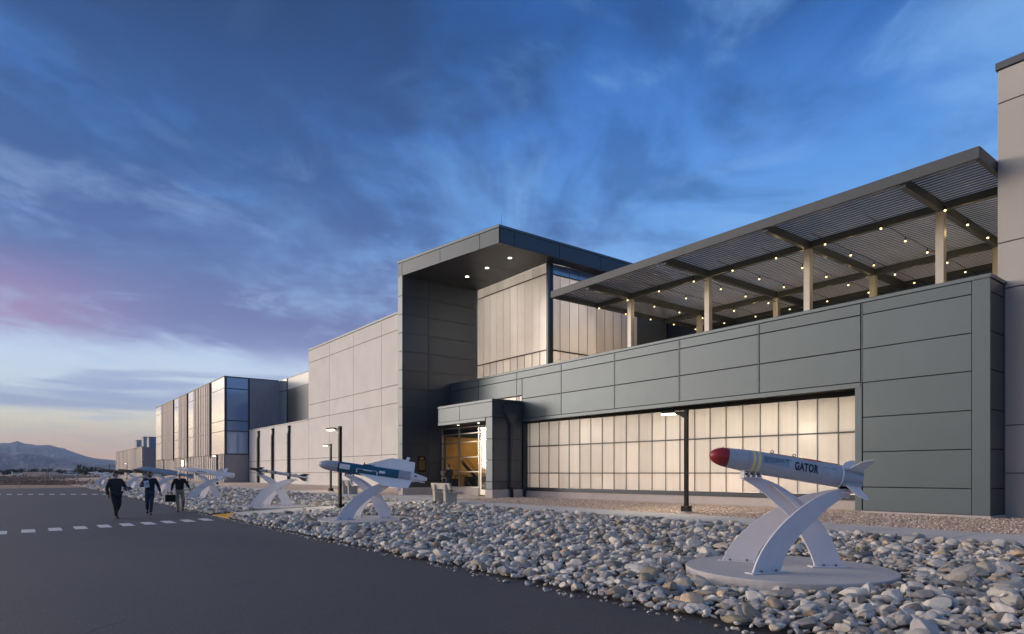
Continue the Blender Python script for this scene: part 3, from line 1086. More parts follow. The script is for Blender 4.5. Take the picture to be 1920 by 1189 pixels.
# ---- entrance box with storefront
eb = thing('entrance_canopy', 'low grey metal entrance box with a deep fascia and a panelled pillar at its right', 'canopy', (-30, 20.5, .4), world_coords=True)
YC = 19.87
MB().box(-33.08, -27.66, YC + .055, YF, 4.60, 5.55).build('core', M_joint, eb)
for x0, x1 in ((-33.1, -30.75), (-30.75, -27.60)):
    panel_y(eb, x0, x1, 4.70, 5.50, YC, dz=.008)
MB().box(-33.1, -28.25, YC - .01, YC + .05, 4.53, 4.69).build('fascia_trim', M_trim, eb)
MB().box(-33.12, -27.58, YC - .02, YC + .25, 5.505, 5.65).build('roof_cap', M_trim, eb, bevel=.01)
MB().box(-27.84, -27.58, YC + .255, YF - .05, 5.505, 5.65).build('roof_cap', M_paneldark, eb)
MB().box(-33.05, -27.86, YC + .3, YF, 5.555, 5.58).build('roof_membrane', M_walk, eb)
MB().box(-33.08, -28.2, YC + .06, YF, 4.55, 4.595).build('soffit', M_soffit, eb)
MB().box(-33.1, -33.085, YC + .02, YF, 4.56, 5.5).build('side_panel', M_paneldark, eb)
for z0, z1 in ((.86, 1.27), (1.27, 2.41), (2.41, 3.535), (3.535, 4.69)):
    panel_y(eb, -28.19, -27.60, z0, z1, YC, dxx=.006)
MB().box(-28.17, -27.66, YC + .055, YF, .4, 4.55).build('pillar_core', M_joint, eb)
for z0, z1 in ((.86, 1.27), (1.27, 2.41), (2.41, 3.535), (3.535, 4.68), (4.68, 5.5)):
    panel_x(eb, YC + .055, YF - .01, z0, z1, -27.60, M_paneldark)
MB().box(-28.21, -27.57, YC - .02, YF - .02, .30, .85).build('stem_wall', M_stem, eb)
for x, w in ((-32.1, 'left of the pair'), (-30.0, 'right of the pair')):
    downlight('small round downlight under the low entrance canopy, ' + w, x, 20.65, 4.55, .075, 45, 'downlights under the entrance canopy')

# rain leader on the pillar's side
rl = thing('rain_leader', 'dark funnel head and downpipe on the side of the entrance pillar', 'downpipe', (-27.5, 21.0, .4), world_coords=True)
g = MB()
g.prism([(-27.595, 20.55), (-27.35, 20.55), (-27.35, 21.55), (-27.595, 21.55)], 4.95, 5.35)
o = g.build('leader_head', M_paneldark, rl)
g = MB()
g.add([(-27.595, 20.55, 4.945), (-27.35, 20.55, 4.945), (-27.35, 21.55, 4.945), (-27.595, 21.55, 4.945), (-27.595, 20.97, 4.4), (-27.42, 20.97, 4.4), (-27.42, 21.13, 4.4), (-27.595, 21.13, 4.4)],
      [(0, 1, 5, 4), (1, 2, 6, 5), (2, 3, 7, 6), (3, 0, 4, 7), (4, 5, 6, 7)])
g.build('funnel', M_paneldark, rl)
MB().tube([(-27.50, 21.05, 4.5), (-27.50, 21.05, .95)], .065, 10).build('pipe', M_frame, rl, smooth=True)
MB().tube([(-27.48, 21.05, .96), (-27.44, 21.04, .60), (-27.40, 21.0, .47)], .10, 10).build('boot', M_black, rl, smooth=True)

# storefront
sf = thing('storefront', 'glazed entrance screen with a grid of silver mullions and a door, amber light inside', 'storefront', (-32, 21.3, .4), world_coords=True)
YS = 21.28
M_alu = mat('silver_aluminium', (.36, .36, .33), .35, .8)
xsF = [-34.93, -32.95, -30.80]
zsF = [.90, 1.81, 2.67, 3.57, 4.08, 4.46]
for x in xsF:
    MB().box(x - .03, x + .03, YS - .05, YS + .07, .46 if x == -30.8 else .9, 4.50).build('mullion', M_alu, sf)
for z in zsF:
    for x0, x1 in ((-34.93, -32.95), (-32.95, -30.80)):
        MB().box(x0 + .031, x1 - .031, YS - .045, YS + .065, z - .028, z + .028).build('transom', M_alu, sf)
for x0, x1 in ((-34.93, -32.95), (-32.95, -30.80)):
    for z0, z1 in zip(zsF[:-1], zsF[1:]):
        MB().box(x0 + .03, x1 - .03, YS, YS + .012, z0 + .028, z1 - .028).build('glass_pane', M_glass, sf)
for z0, z1 in ((3.60, 4.05), (4.11, 4.43)):
    MB().box(-30.77, -28.22, YS, YS + .012, z0, z1).build('glass_pane', M_glass, sf)
for z in (3.57, 4.08, 4.46):
    MB().box(-30.769, -28.2, YS - .045, YS + .065, z - .028, z + .028).build('transom', M_alu, sf)
MB().box(-35.0, -30.84, YS - .08, YS + .2, .36, .87).build('stem_wall', M_stem, sf)
for dx0, nm in ((-30.74, 'left'), (-29.52, 'right')):
    dleaf = MB()
    w_ = 1.18
    dleaf.box(dx0, dx0 + .15, YS - .02, YS + .03, .47, 3.53)
    dleaf.box(dx0 + w_ - .15, dx0 + w_, YS - .02, YS + .03, .47, 3.53)
    dleaf.box(dx0 + .15, dx0 + w_ - .15, YS - .02, YS + .03, .47, .78)
    dleaf.box(dx0 + .15, dx0 + w_ - .15, YS - .02, YS + .03, 3.36, 3.53)
    d_ = dleaf.build('door', M_alu, sf)
    MB().box(dx0 + .15, dx0 + w_ - .15, YS, YS + .01, .78, 3.36).build('glass_pane', M_glass, d_)
    MB().tube([(dx0 + .07, YS - .03, 1.25), (dx0 + .07, YS - .09, 1.27), (dx0 + .07, YS - .09, 1.68), (dx0 + .07, YS - .03, 1.70)], .014, 6).build('handle', M_black, d_)
# hall behind the glass
M_amber = mat('amber_hall_wall', (.58, .33, .09), .7, 0, .12, 1.0)
M_hallfl = mat('hall_floor', (.30, .22, .14), .5)
g = MB()
g.box(-35.0, -28.2, 26.6, 26.7, .4, 4.6)
g.box(-35.05, -34.99, YS + .3, 26.6, .4, 4.6)
g.build('hall_wall', M_amber, sf)
MB().box(-34.98, -28.2, YS + .25, 26.6, .36, .46).build('hall_floor', M_hallfl, sf)
MB().box(-34.98, -28.2, YS + .1, 26.6, 4.50, 4.59).build('hall_ceiling', M_soffit, sf)
MB().box(-28.19, -28.1, YS + .1, 26.6, .4, 4.6).build('hall_wall', M_amber, sf)
g = MB()
g.tube([(-34.3, 22.55, 2.78), (-34.3, 23.55, 1.86)], .03, 6)
g.tube([(-34.3, 22.52, 2.66), (-34.3, 23.5, 1.76)], .022, 6)
g.tube([(-34.3, 22.5, 1.42), (-34.3, 23.1, .82)], .03, 6)
g.tube([(-34.3, 23.5, 1.9), (-34.3, 23.5, .46)], .025, 6)
g.build('stair_rail', M_handrail, sf)
for k in range(7):
    MB().box(-34.6, -31.9 - k * .28, 23.4 + k * .26, 23.4 + (k + 1) * .26, .46, .62 + k * .17).build('stair_step', M_room, sf)
for x0, x1, y0, y1, z0, z1 in ((-34.98, -34.90, 21.4, 26.5, 4.02, 4.49), (-34.98, -34.80, 21.45, 22.5, .47, 1.36), (-34.98, -34.7, 23.0, 24.6, .47, 1.5), (-34.985, -34.93, 22.55, 22.62, .47, 4.0), (-34.9, -34.3, 26.3, 26.58, .47, 3.2), (-33.9, -33.3, 26.3, 26.58, .47, 2.7), (-32.0, -28.3, 25.2, 26.0, .47, 1.5)):
    MB().box(x0, x1, y0, y1, z0, z1).build('bulkhead' if z1 > 4 else 'dark_cabinet', M_black, sf)
MB().plate([(22.4, 2.55), (23.6, 1.45), (23.6, 1.2), (22.4, 2.3)], lambda a, b, q: (-34.4 + q, a, b), .08).build('stair_stringer', M_black, sf)
for x in (-34.5, -34.0, -33.2):
    MB().tube([(x, 22.0, .46), (x, 22.0, 1.55)], .03, 6).build('rail_post', M_black, sf)
MB().tube([(-34.6, 22.0, 1.56), (-33.2, 22.0, 1.56)], .03, 6).build('rail', M_black, sf)
area('hall_light', (-32, 24.2, 4.45), (-32, 24.6, 0), 4.5, 1.6, 170, (1, .72, .36))
# card reader beside the door screen
tag(MB().box(-34.86, -34.66, 21.10, 21.19, 1.58, 1.86).build('card_reader', M_conc, None, bevel=.01), 'small pale box on the left edge of the entrance screen', 'card reader')
# plaque
pq = thing('wall_plaque', 'dark bronze plaque with rows of small gold lettering on the blade wall', 'plaque', (-35, 19.8, 2.2), world_coords=True)
MB().box(XB + .002, XB + .035, 19.55, 20.12, 1.80, 2.76).build('plate', mat('plaque_bronze', (.02, .017, .014), .35, .5), pq, bevel=.008)
g = MB()
M_gold = mat('gold_lettering', (.55, .38, .16), .4, .8)
g.box(XB + .036, XB + .040, 19.72, 19.95, 2.58, 2.66)
for k in range(9):
    y = 19.62
    while y < 20.03:
        w_ = random.uniform(.03, .09)
        g.box(XB + .036, XB + .040, y, min(y + w_, 20.05), 2.46 - k * .066, 2.485 - k * .066)
        y += w_ + .022
stuff(g.build('lettering', M_gold, pq))

# ------------------------------------------------------------------ pergola
pg = thing('pergola', 'large flat steel pergola with closely spaced slats over the roof terrace', 'pergola', (-16, 28, 6.42), world_coords=True)
PX0, PX1, PY0, PY1, PZ0, PZ1 = -25.1, -6.50, 21.76, 34.1, 10.70, 11.05
MB().box(PX0, PX1, PY0, PY0 + .12, PZ0, PZ1).build('fascia_beam', M_pergola, pg, bevel=.01)
MB().box(PX0, PX1, PY1 - .12, PY1, PZ0, PZ1).build('fascia_beam', M_pergola, pg)
MB().box(PX0, PX0 + .12, PY0 + .125, PY1 - .125, PZ0, PZ1).build('edge_beam', M_pergola, pg)
MB().box(PX1 - .12, PX1, PY0 + .125, PY1 - .125, PZ0, PZ1).build('edge_beam', M_pergola, pg)
CX = [-8.56, -13.20, -17.87, -22.53]
for x in CX:
    MB().box(x - .09, x + .09, PY0 + .125, PY1 - .125, PZ0 - .10, PZ0 + .20).build('cross_beam', M_pergola, pg)
    for y in (24.95, 30.65):
        MB().box(x - .13, x + .13, y - .12, y + .12, 6.42, PZ0 - .105).build('column', M_column, pg, bevel=.012)
for y in (24.95, 30.65):
    xs_ = [PX0 + .12] + sorted(CX) + [PX1 - .12]
    for a, c in zip(xs_[:-1], xs_[1:]):
        MB().box(a + (.092 if a != xs_[0] else .003), c - (.092 if c != xs_[-1] else .003), y - .08, y + .08, PZ0 - .08, PZ0 + .18).build('long_beam', M_pergola, pg)
y = PY0 + .30
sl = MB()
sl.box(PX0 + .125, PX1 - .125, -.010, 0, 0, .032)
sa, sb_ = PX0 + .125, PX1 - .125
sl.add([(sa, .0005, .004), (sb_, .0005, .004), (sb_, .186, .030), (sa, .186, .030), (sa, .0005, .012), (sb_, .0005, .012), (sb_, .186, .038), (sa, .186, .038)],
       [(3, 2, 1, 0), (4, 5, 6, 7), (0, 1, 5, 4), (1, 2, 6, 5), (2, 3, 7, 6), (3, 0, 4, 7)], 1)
M_lip = mat('slat_lit_edge', (.74, .76, .84), .4, .1)  # pale lip colour stands in for sunset light on the front edge
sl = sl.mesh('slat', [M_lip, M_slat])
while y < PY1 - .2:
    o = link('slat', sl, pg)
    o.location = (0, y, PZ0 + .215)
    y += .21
# string lights: nine cables, five bulbs each
bulb_me = MB().lathe_x([(-.04, .010), (-.03, .026), (0, .034), (.024, .028), (.036, .010)], 10).mesh('bulb', M_bulb)
STRL = ('just right of the rightmost column', 'first one left of the rightmost column', 'midway between the two nearest columns', 'just left of the second column',
        'just right of the third column', 'just left of the third column', 'midway between third and fourth columns', 'just right of the leftmost column', 'left of the leftmost column')
for k in range(9):
    x = -8.06 - 1.955 * k
    stt = thing('string_light', 'festoon cable of five warm bulbs under the pergola, ' + STRL[k], 'string light', (x, 28, 10.3), 'string lights under the pergola')
    g = MB()
    pts = []
    for q in np.linspace(-5.2, 5.4, 23):
        yy = 28 + q
        ph = ((yy - 22.85) / 2.0) % 1
        pts.append((0, q, .10 + .010 * math.cos(2 * math.pi * ph)))
    g.tube(pts, .012, 5)
    g.build('cable', M_black, stt)
    for j in range(5):
        q = 23.85 + 2 * j - 28
        bo = link('bulb', bulb_me, stt)
        bo.location = (0, q, -.08)
        MB().tube([(0, q, .06), (0, q, -.03)], .022, 6).build('socket', M_black, stt)
        d = bpy.data.lights.new('bulb_light', 'POINT')
        d.energy = 5.5
        d.color = (1, .72, .38)
        d.shadow_soft_size = .05
        lo = bpy.data.objects.new('bulb_light', d)
        COL.objects.link(lo)
        lo.location = (x, 28 + q, 10.14)
# terrace back wall with dark glass
tb = thing('terrace_back_wall', 'dark glazed wall behind the roof terrace reflecting the string lights', 'wall', (-16, 34.5, 6.4), world_coords=True)
for k in range(7):
    x0 = -27.8 + k * 3.05
    MB().box(x0 + .04, x0 + 3.01, 34.45, 34.5, 6.45, 10.4).build('glass_pane', M_darkglass, tb)
    MB().box(x0 - .035, x0 + .035, 34.40, 34.52, 6.42, 10.4).build('mullion', M_black, tb)
MB().box(-28.02, -27.84, 34.43, 34.7, 6.40, 12.3).build('end_post', M_black, tb)
MB().box(-27.8, -6.4, 34.42, 34.8, 10.42, 12.3).build('upper_wall', M_paneldark, tb)

# ------------------------------------------------------------------ tan tower at the right
tt = thing('concrete_tower', 'tall pale precast concrete block at the right edge with a dark roof cap', 'building', (0, 26, .4), world_coords=True)
MB().box(-6.44, 8.0, 23.245, 34.3, .30, 13.70).build('core', M_concj, tt)
zt = [.30, 1.72, 3.13, 7.18, 8.55, 12.71, 13.70]
for x0, x1 in ((-6.48, -.4), (-.4, 5.7), (5.7, 8.0)):
    for z0, z1 in zip(zt[:-1], zt[1:]):
        MB().box(x0 + .014, x1 - .014, 23.2, 23.24, z0 + .018, z1 - .018).build('precast_panel', M_conc, tt, bevel=.006)
for z0, z1 in zip(zt[:-1], zt[1:]):
    MB().box(-6.48, -6.445, 23.25, 28.8, z0 + .018, z1 - .018).build('precast_panel', M_conc, tt)
    MB().box(-6.48, -6.445, 28.84, 34.3, z0 + .018, z1 - .018).build('precast_panel', M_conc, tt)
MB().box(-6.52, 8.05, 23.16, 34.35, 13.71, 13.93).build('roof_cap', M_paneldark, tt, bevel=.01)

# ------------------------------------------------------------------ precast hall (left of the entrance)
ch = thing('precast_hall', 'pale precast concrete hall wall with large panels left of the entrance tower', 'building', (-60, 28, .4), world_coords=True)
MB().box(-71.55, -35.6, 26.15, 34, .30, 15.45).build('core', M_concj, ch)
zc_ = [.30, 1.77, 3.35, 7.79, 9.36, 14.07, 15.45]
xc_ = [-71.6, -65.5, -59.4, -53.3, -47.2, -41.1, -35.6]
for x0, x1 in zip(xc_[:-1], xc_[1:]):
    for z0, z1 in zip(zc_[:-1], zc_[1:]):
        MB().box(x0 + .022, x1 - .022, 26.1, 26.145, z0 + .024, z1 - .024).build('precast_panel', M_concl, ch, bevel=.008)
MB().box(-71.65, -35.6, 26.05, 34, 15.46, 15.63).build('roof_cap', M_trim, ch)
lw = thing('low_precast_wing', 'lower pale concrete wing with three dark wall pipes', 'building', (-83, 28, .4), world_coords=True)
MB().box(-94.9, -71.6, 26.15, 30.2, .30, 7.68).build('core', M_concj, lw)
xl_ = [-94.9, -89.9 + .02, -83.8, -77.7, -71.6]
for x0, x1 in zip(xl_[:-1], xl_[1:]):
    for z0, z1 in zip([.30, 1.77, 3.35], [1.77, 3.35, 7.68]):
        MB().box(x0 + .022, x1 - .022, 26.1, 26.145, z0 + .024, z1 - .024).build('precast_panel', M_concl, lw, bevel=.008)
MB().box(-94.95, -71.6, 26.06, 30.2, 7.69, 7.80).build('roof_cap', M_concl, lw)
for k, (x, w) in enumerate(((-77.9, 'rightmost of the three'), (-84.05, 'middle one of the three'), (-90.2, 'leftmost of the three'))):
    pth = thing('wall_pipe', 'dark downpipe with an offset top on the low concrete wing, ' + w, 'downpipe', (x, 25.95, .43), 'downpipes on the low concrete wing')
    MB().tube([(.12, .05, 6.85), (.12, .05, 6.35), (0, -.02, 5.95), (0, -.02, .03)], .17, 8).build('pipe', M_pipe, pth, smooth=True)
    MB().tube([(.12, .12, 6.72), (.12, -.02, 6.98)], .20, 8).build('hood', M_pipe, pth, smooth=True)
    for z in (1.5, 3.2, 4.9):
        MB().box(-.19, .19, -.20, .13, z, z + .06).build('bracket', M_pipe, pth)

# set-back dark block between the two
M_strip = glass_pane('pale_green_glass', (.34, .40, .41), False, .25, .05)
sb = thing('setback_block', 'dark green-grey block with a pale glass strip set back behind the low wing', 'building', (-83, 32, .4), world_coords=True)
MB().box(-91.3, -71.6, 30.35, 36, .4, 15.0).build('core', M_joint, sb)
MB().box(-91.28, -71.62, 30.30, 30.34, 13.45, 15.0).build('glass_strip', M_strip, sb)
MB().box(-91.28, -71.62, 30.30, 30.34, 7.0, 13.4).build('dark_panel', M_paneldark, sb)
MB().box(-91.30, -71.6, 30.27, 30.35, 15.0, 15.1).build('roof_cap', M_trim, sb)
MB().box(-95.1, -91.4, 30.35, 36, .4, 15.0).build('core', M_joint, sb)
for z0, z1 in ((7.6, 8.2), (8.3, 13.4), (13.5, 15.05)):
    MB().box(-95.15, -91.42, 30.28, 30.34, z0, z1).build('glass_pane', M_refl, sb)
MB().box(-91.42, -91.34, 30.2, 30.34, .4, 15.05).build('frame', M_frame, sb)

# ------------------------------------------------------------------ glass and ribbed hangar building
hb_ = thing('ribbed_glass_building', 'long block of ribbed metal cladding and tall glass strips with a blue glass end', 'building', (-120, 26, .4), world_coords=True)
HX0, HX1, HY0, HY1, HZ = -150.2, -95.2, 22.9, 30.32, 15.1
MB().box(HX0 + .1, HX1 - .12, HY0 + .12, 42, .30, HZ - .1).build('core', M_joint, hb_)
hz_rows = [4.40, 7.60, 9.05, 13.50, HZ]
strips = [(-150.2, -143.7, 'g'), (-143.7, -131.7, 'r'), (-131.7, -126.6, 'g'), (-126.6, -119.6, 'r'), (-119.6, -114.5, 'g'), (-114.5, -103.3, 'r'), (-103.3, -95.2, 'g')]


def ribs(par, a0, a1, z0, z1, facing, pos, m, pitch=1.15, dep=.32):
    """vertical cladding ribs: one corrugated sheet"""
    g = MB()
    a = a0
    k = 0
    vs = []
    while a < a1 - 1e-6:
        w1 = pitch * random.uniform(.42, .62)
        for (p, d_) in ((a, 0), (min(a + w1, a1), 0), (min(a + w1 + .03, a1), dep), (min(a + pitch, a1), dep)):
            vs.append((p, d_))
        a += pitch
    for (p, d_) in vs:
        for z in (z0, z1):
            g.v.append((p, pos + d_, z) if facing == 'y' else (pos - d_, p, z))
    for i in range(len(vs) - 1):
        g.f.append((2 * i, 2 * i + 2, 2 * i + 3, 2 * i + 1))
        g.mi.append(0)
    return stuff(g.build('ribbed_cladding', m, par))


for a, b_, kx in strips:
    if kx == 'g':
        for z0, z1 in zip(hz_rows[:-1], hz_rows[1:]):
            MB().box(a + .05, b_ - .05, HY0 - .03, HY0, z0 + .05, z1 - .05).build('glass_pane', M_refl, hb_)
        MB().box(a, b_, HY0 + .002, HY0 + .08, 4.33, HZ).build('frame', M_frame, hb_)
        MB().box(a, b_, HY0 - .04, HY0 + .0, 4.30, 4.38).build('frame', M_frame, hb_)
    else:
        ribs(hb_, a + .25, b_, 4.35, HZ, 'y', HY0 - .02, M_rib)
        MB().box(a, a + .22, HY0 - .10, HY0 + .1, 4.35, HZ).build('edge_frame', M_rib, hb_)
        MB().box(b_ - .001, b_ + .30, HY0 - .16, HY0 - .035, 4.0, HZ).build('edge_frame', M_black, hb_)
        for z in hz_rows[1:-1]:
            MB().box(a + .23, b_ - .01, HY0 - .055, HY0 - .025, z - .03, z + .03).build('band', M_trim, hb_)
ribs(hb_, HX0, HX1, .35, 4.28, 'y', HY0 - .02, M_rib)
MB().box(HX0, HX1, HY0 - .05, HY0 - .025, 3.1, 3.2).build('band', M_trim, hb_)
MB().box(HX0 - .05, HX1 + .06, HY0 - .10, HY0 + .3, HZ + .002, HZ + .10).build('roof_cap', M_trim, hb_)
MB().box(HX1 - .3, HX1 + .06, HY0 + .31, HY1, HZ + .002, HZ + .10).build('roof_cap', M_frame, hb_)
# blue glass end
for z0, z1 in zip(hz_rows[:-1], hz_rows[1:]):
    MB().box(HX1 - .04, HX1 - .01, HY0 + .30, 26.02, z0 + .06, z1 - .06).build('glass_pane', M_blueglass, hb_)
g = MB()
for z in hz_rows:
    MB().box(HX1 - .06, HX1 + .03, HY0 + .30, 26.02, z - .058, z + .058).build('frame', M_frame, hb_)
MB().box(HX1 - .1, HX1 + .05, HY0 - .02, HY0 + .29, 4.3, HZ).build('corner_post', M_frame, hb_)
MB().box(HX1 - .1, HX1 + .05, 26.03, 26.25, 4.3, HZ).build('corner_post', M_frame, hb_)
ribs(hb_, 26.26, HY1, 4.3, HZ, 'x', HX1 + .02, M_ribdark, .30, .05)
ribs(hb_, HY0, 26.1, .35, 4.30, 'x', HX1 + .02, M_ribdark, .30, .05)

# far ribbed block with roof plant
fbk = thing('far_ribbed_building', 'low distant ribbed block beyond the long glass building', 'building', (-190, 30, .4), world_coords=True)
MB().box(-218, -169.1, 23.0, 40, .30, 7.7).build('core', M_ribdark, fbk)
ribs(fbk, -218, -169, .3, 7.7, 'y', 22.9, M_rib, 1.3, .2)
MB().box(-218.1, -168.9, 22.8, 23.1, 7.71, 7.85).build('roof_cap', M_trim, fbk)
ribs(fbk, 23.1, 40, .3, 7.7, 'x', -168.85, M_ribdark, .8, .08)
for k, (x, y, h, w) in enumerate(((-197.5, 25.5, 2.6, 'leftmost'), (-186, 25.5, 3.0, 'middle'), (-177.5, 25.5, 2.5, 'rightmost'))):
    ru = thing('rooftop_unit', 'pale boxy plant unit with blue louvres on the far ribbed roof, ' + w + ' of three', 'roof unit', (x, y, 7.85), 'roof units on the far block')
    MB().box(-3.0, 0, 0, 5, 0, h).build('casing', M_conc, ru)
    for q in range(5):
        MB().box(.01, .12, .3, 4.8, .2 + q * h / 5.5, .2 + q * h / 5.5 + h / 8).build('louvre', M_blueglass, ru)
    MB().box(.0, 6.0, 1.5, 4.9, 0, h * .82).build('duct', M_blueglass, ru)
    MB().box(-3.1, .1, -.1, 5.1, h + .001, h + .1).build('lid', M_trim, ru)
# emergency light on the long block
wl = thing('wall_light', 'bright white upright wall light on the ribbed base of the long block', 'wall light', (-122, 22.6, 3.4))
MB().tube([(0, 0, -.45), (0, 0, .45)], .16, 10).build('tube', M_lens, wl)
MB().box(-.2, .2, .1, .28, -.6, .6).build('back_plate', M_trim, wl)

# ------------------------------------------------------------------ street lamps
def street_lamp(lit):
    t_ = thing('street_lamp', '', 'street lamp')
    MB().tube([(0, 0, 0), (0, 0, .06)], .24, 20).build('concrete_base', M_stem, t_)
    MB().box(-.14, .14, -.14, .14, .06, .24).build('base_cover', M_black, t_, bevel=.015)
    MB().box(-.062, .062, -.062, .062, .24, 3.45).build('pole', M_black, t_, bevel=.01)
    MB().box(-.068, .068, -.068, .068, 3.452, 3.48).build('pole_cap', M_black, t_)
    g = MB()
    # arm reaches towards local -x, tapering
    for (x0, x1, z0a, z1a, z0b, z1b) in ((-.063, -.22, 3.18, 3.42, 3.28, 3.42), (-.22, -.42, 3.28, 3.42, 3.35, 3.43)):
        g.add([(x0, -.03, z0a), (x0, .03, z0a), (x0, .03, z1a), (x0, -.03, z1a), (x1, -.03, z0b), (x1, .03, z0b), (x1, .03, z1b), (x1, -.03, z1b)],
              [(0, 1, 2, 3), (7, 6, 5, 4), (0, 4, 5, 1), (1, 5, 6, 2), (2, 6, 7, 3), (3, 7, 4, 0)])
    g.build('arm', M_black, t_)
    hd = MB()
    pts = [(-.40, -.10), (-.55, -.14), (-.86, -.14), (-.92, -.06), (-.92, .06), (-.86, .14), (-.55, .14), (-.40, .10)]
    hd.prism(pts, 3.375, 3.445)
    h = hd.build('lamp_head', M_black, t_, bevel=.012)
    MB().prism([(x * .97 - .02, y * .85) for x, y in pts], 3.335, 3.373).build('lens', M_lens if lit else M_lensoff, h)
    return t_


LAMPS = [(-13.65, 17.85, True, 'slim black lamp post in the gravel in front of the long glowing window band', 1.0),
         (-25.7, 10.7, True, 'slim black lamp post rising behind the blue-bodied missile', 1.0),
         (-45.4, 18.2, True, 'slim black lamp post on the gravel strip in front of the pale concrete hall', 1.0),
         (-80.4, 18.5, True, 'lit lamp post in front of the corner of the blue glass building', 1.0),
         (-95.5, 18.3, False, 'unlit black lamp post beside the bright wall light of the ribbed building', 1.0),
         (-112.5, 18.2, False, 'unlit black lamp post at the left end of the ribbed glass building', 1.0),
         (-134, 18.4, False, 'unlit black lamp post in front of the far block shaded end', 1.0),
         (-158, 18.6, True, 'lit lamp post in front of the far ribbed block', 1.0),
         (-190, 18.6, False, 'unlit lamp post at the left corner of the far ribbed block', 1.0),
         (-225, 14, False, 'far unlit lamp post before the dark trees, right one of two', 1.0),
         (-250, 8, False, 'far unlit lamp post before the dark trees, left one of two', 1.0)]
protoL = {True: None, False: None}
for (x, y, lit, lb, sc_) in LAMPS:
    if protoL[lit] is None:
        protoL[lit] = o = street_lamp(lit)
    else:
        o = copy_tree(protoL[lit])
    o.location = (x, y, gz(y))
    o.rotation_euler = (0, 0, rad(10))
    o['label'] = lb
    o['group'] = 'black lamp posts along the buildings'
    if lit:
        d = bpy.data.lights.new('street_lamp_light', 'AREA')
        d.shape = 'RECTANGLE'
        d.size, d.size_y = .35, .22
        d.energy = 120 if x > -60 else 90
        d.color = (1, .86, .62)
        lo = bpy.data.objects.new('street_lamp_light', d)
        COL.objects.link(lo)
        lo.location = (x - .70 * math.cos(rad(10)), y - .70 * math.sin(rad(10)), gz(y) + 3.32)
        lo.rotation_euler = (rad(30), 0, 0)

# ------------------------------------------------------------------ missile stands
FL_L = [(-.24, .02), (-.16, .23), (-.01, .42), (.17, .61), (.37, .77), (.64, .95), (.95, 1.11), (1.23, 1.19), (1.45, 1.235), (1.60, 1.245)]
FL_R = [(.27, .02), (.34, .21), (.45, .36), (.64, .54), (.85, .70), (1.12, .88), (1.34, 1.02), (1.52, 1.10), (1.68, 1.16)]
MD_R = [(-.22, .02), (-.15, .27), (-.02, .51), (.17, .78), (.36, 1.0), (.63, 1.21), (.84, 1.34), (1.10, 1.42)]
MD_L = [(.21, .02), (.27, .23), (.42, .49), (.53, .72), (.65, .85), (.84, 1.02), (1.05, 1.21), (1.27, 1.35), (1.37, 1.41)]


def densify(P, n=22):
    P = np.array(P)
    t_ = np.r_[0, np.cumsum(np.linalg.norm(np.diff(P, axis=0), axis=1))]
    u = np.linspace(0, t_[-1], n)
    out = np.stack([np.interp(u, t_, P[:, 0]), np.interp(u, t_, P[:, 1])], 1)
    for _ in range(3):
        out[1:-1] = .25 * out[:-2] + .5 * out[1:-1] + .25 * out[2:]
    return out


def stand_leg(par, foot, tip, A, B, th=.035):
    f_, t_ = Vector(foot), Vector(tip)
    u = (t_ - f_).normalized()
    n = Vector((-u.y, u.x))
    a, b = densify(A), densify(B)
    g = MB()
    m_ = len(a)
    for sgn in (-1, 1):
        for P in (a, b):
            for s_, z in P:
                g.v.append((f_.x + u.x * s_ + n.x * sgn * th / 2, f_.y + u.y * s_ + n.y * sgn * th / 2, z))
    # rows: 0 a-, 1 b-, 2 a+, 3 b+
    for i in range(m_ - 1):
        r = [k * m_ + i for k in range(4)]
        g.f += [(r[0], r[0] + 1, r[1] + 1, r[1]), (r[2], r[3], r[3] + 1, r[2] + 1), (r[0], r[2], r[2] + 1, r[0] + 1), (r[1], r[1] + 1, r[3] + 1, r[3])]
    g.f += [(0, m_, 3 * m_, 2 * m_), (m_ - 1, 3 * m_ - 1, 4 * m_ - 1, 2 * m_ - 1)]
    g.mi = [0] * len(g.f)
    leg = g.build('leg', M_stand, par, bevel=.004)
    s0, s1 = min(a[0][0], b[0][0]), max(a[0][0], b[0][0])
    MB().obox(f_, u, n, s0 - .07, s1 + .07, -.09, .09, .002, .022).build('foot_flange', M_stand, leg, bevel=.004)
    g = MB()
    for q in (s0 + .12, s1 - .12):
        for w in (-.055, .055):
            c = f_ + u * q + n * w
            g.tube([(c.x, c.y, .022), (c.x, c.y, .055)], .017, 6)
    stuff(g.build('bolts', M_trim, leg))
    return leg


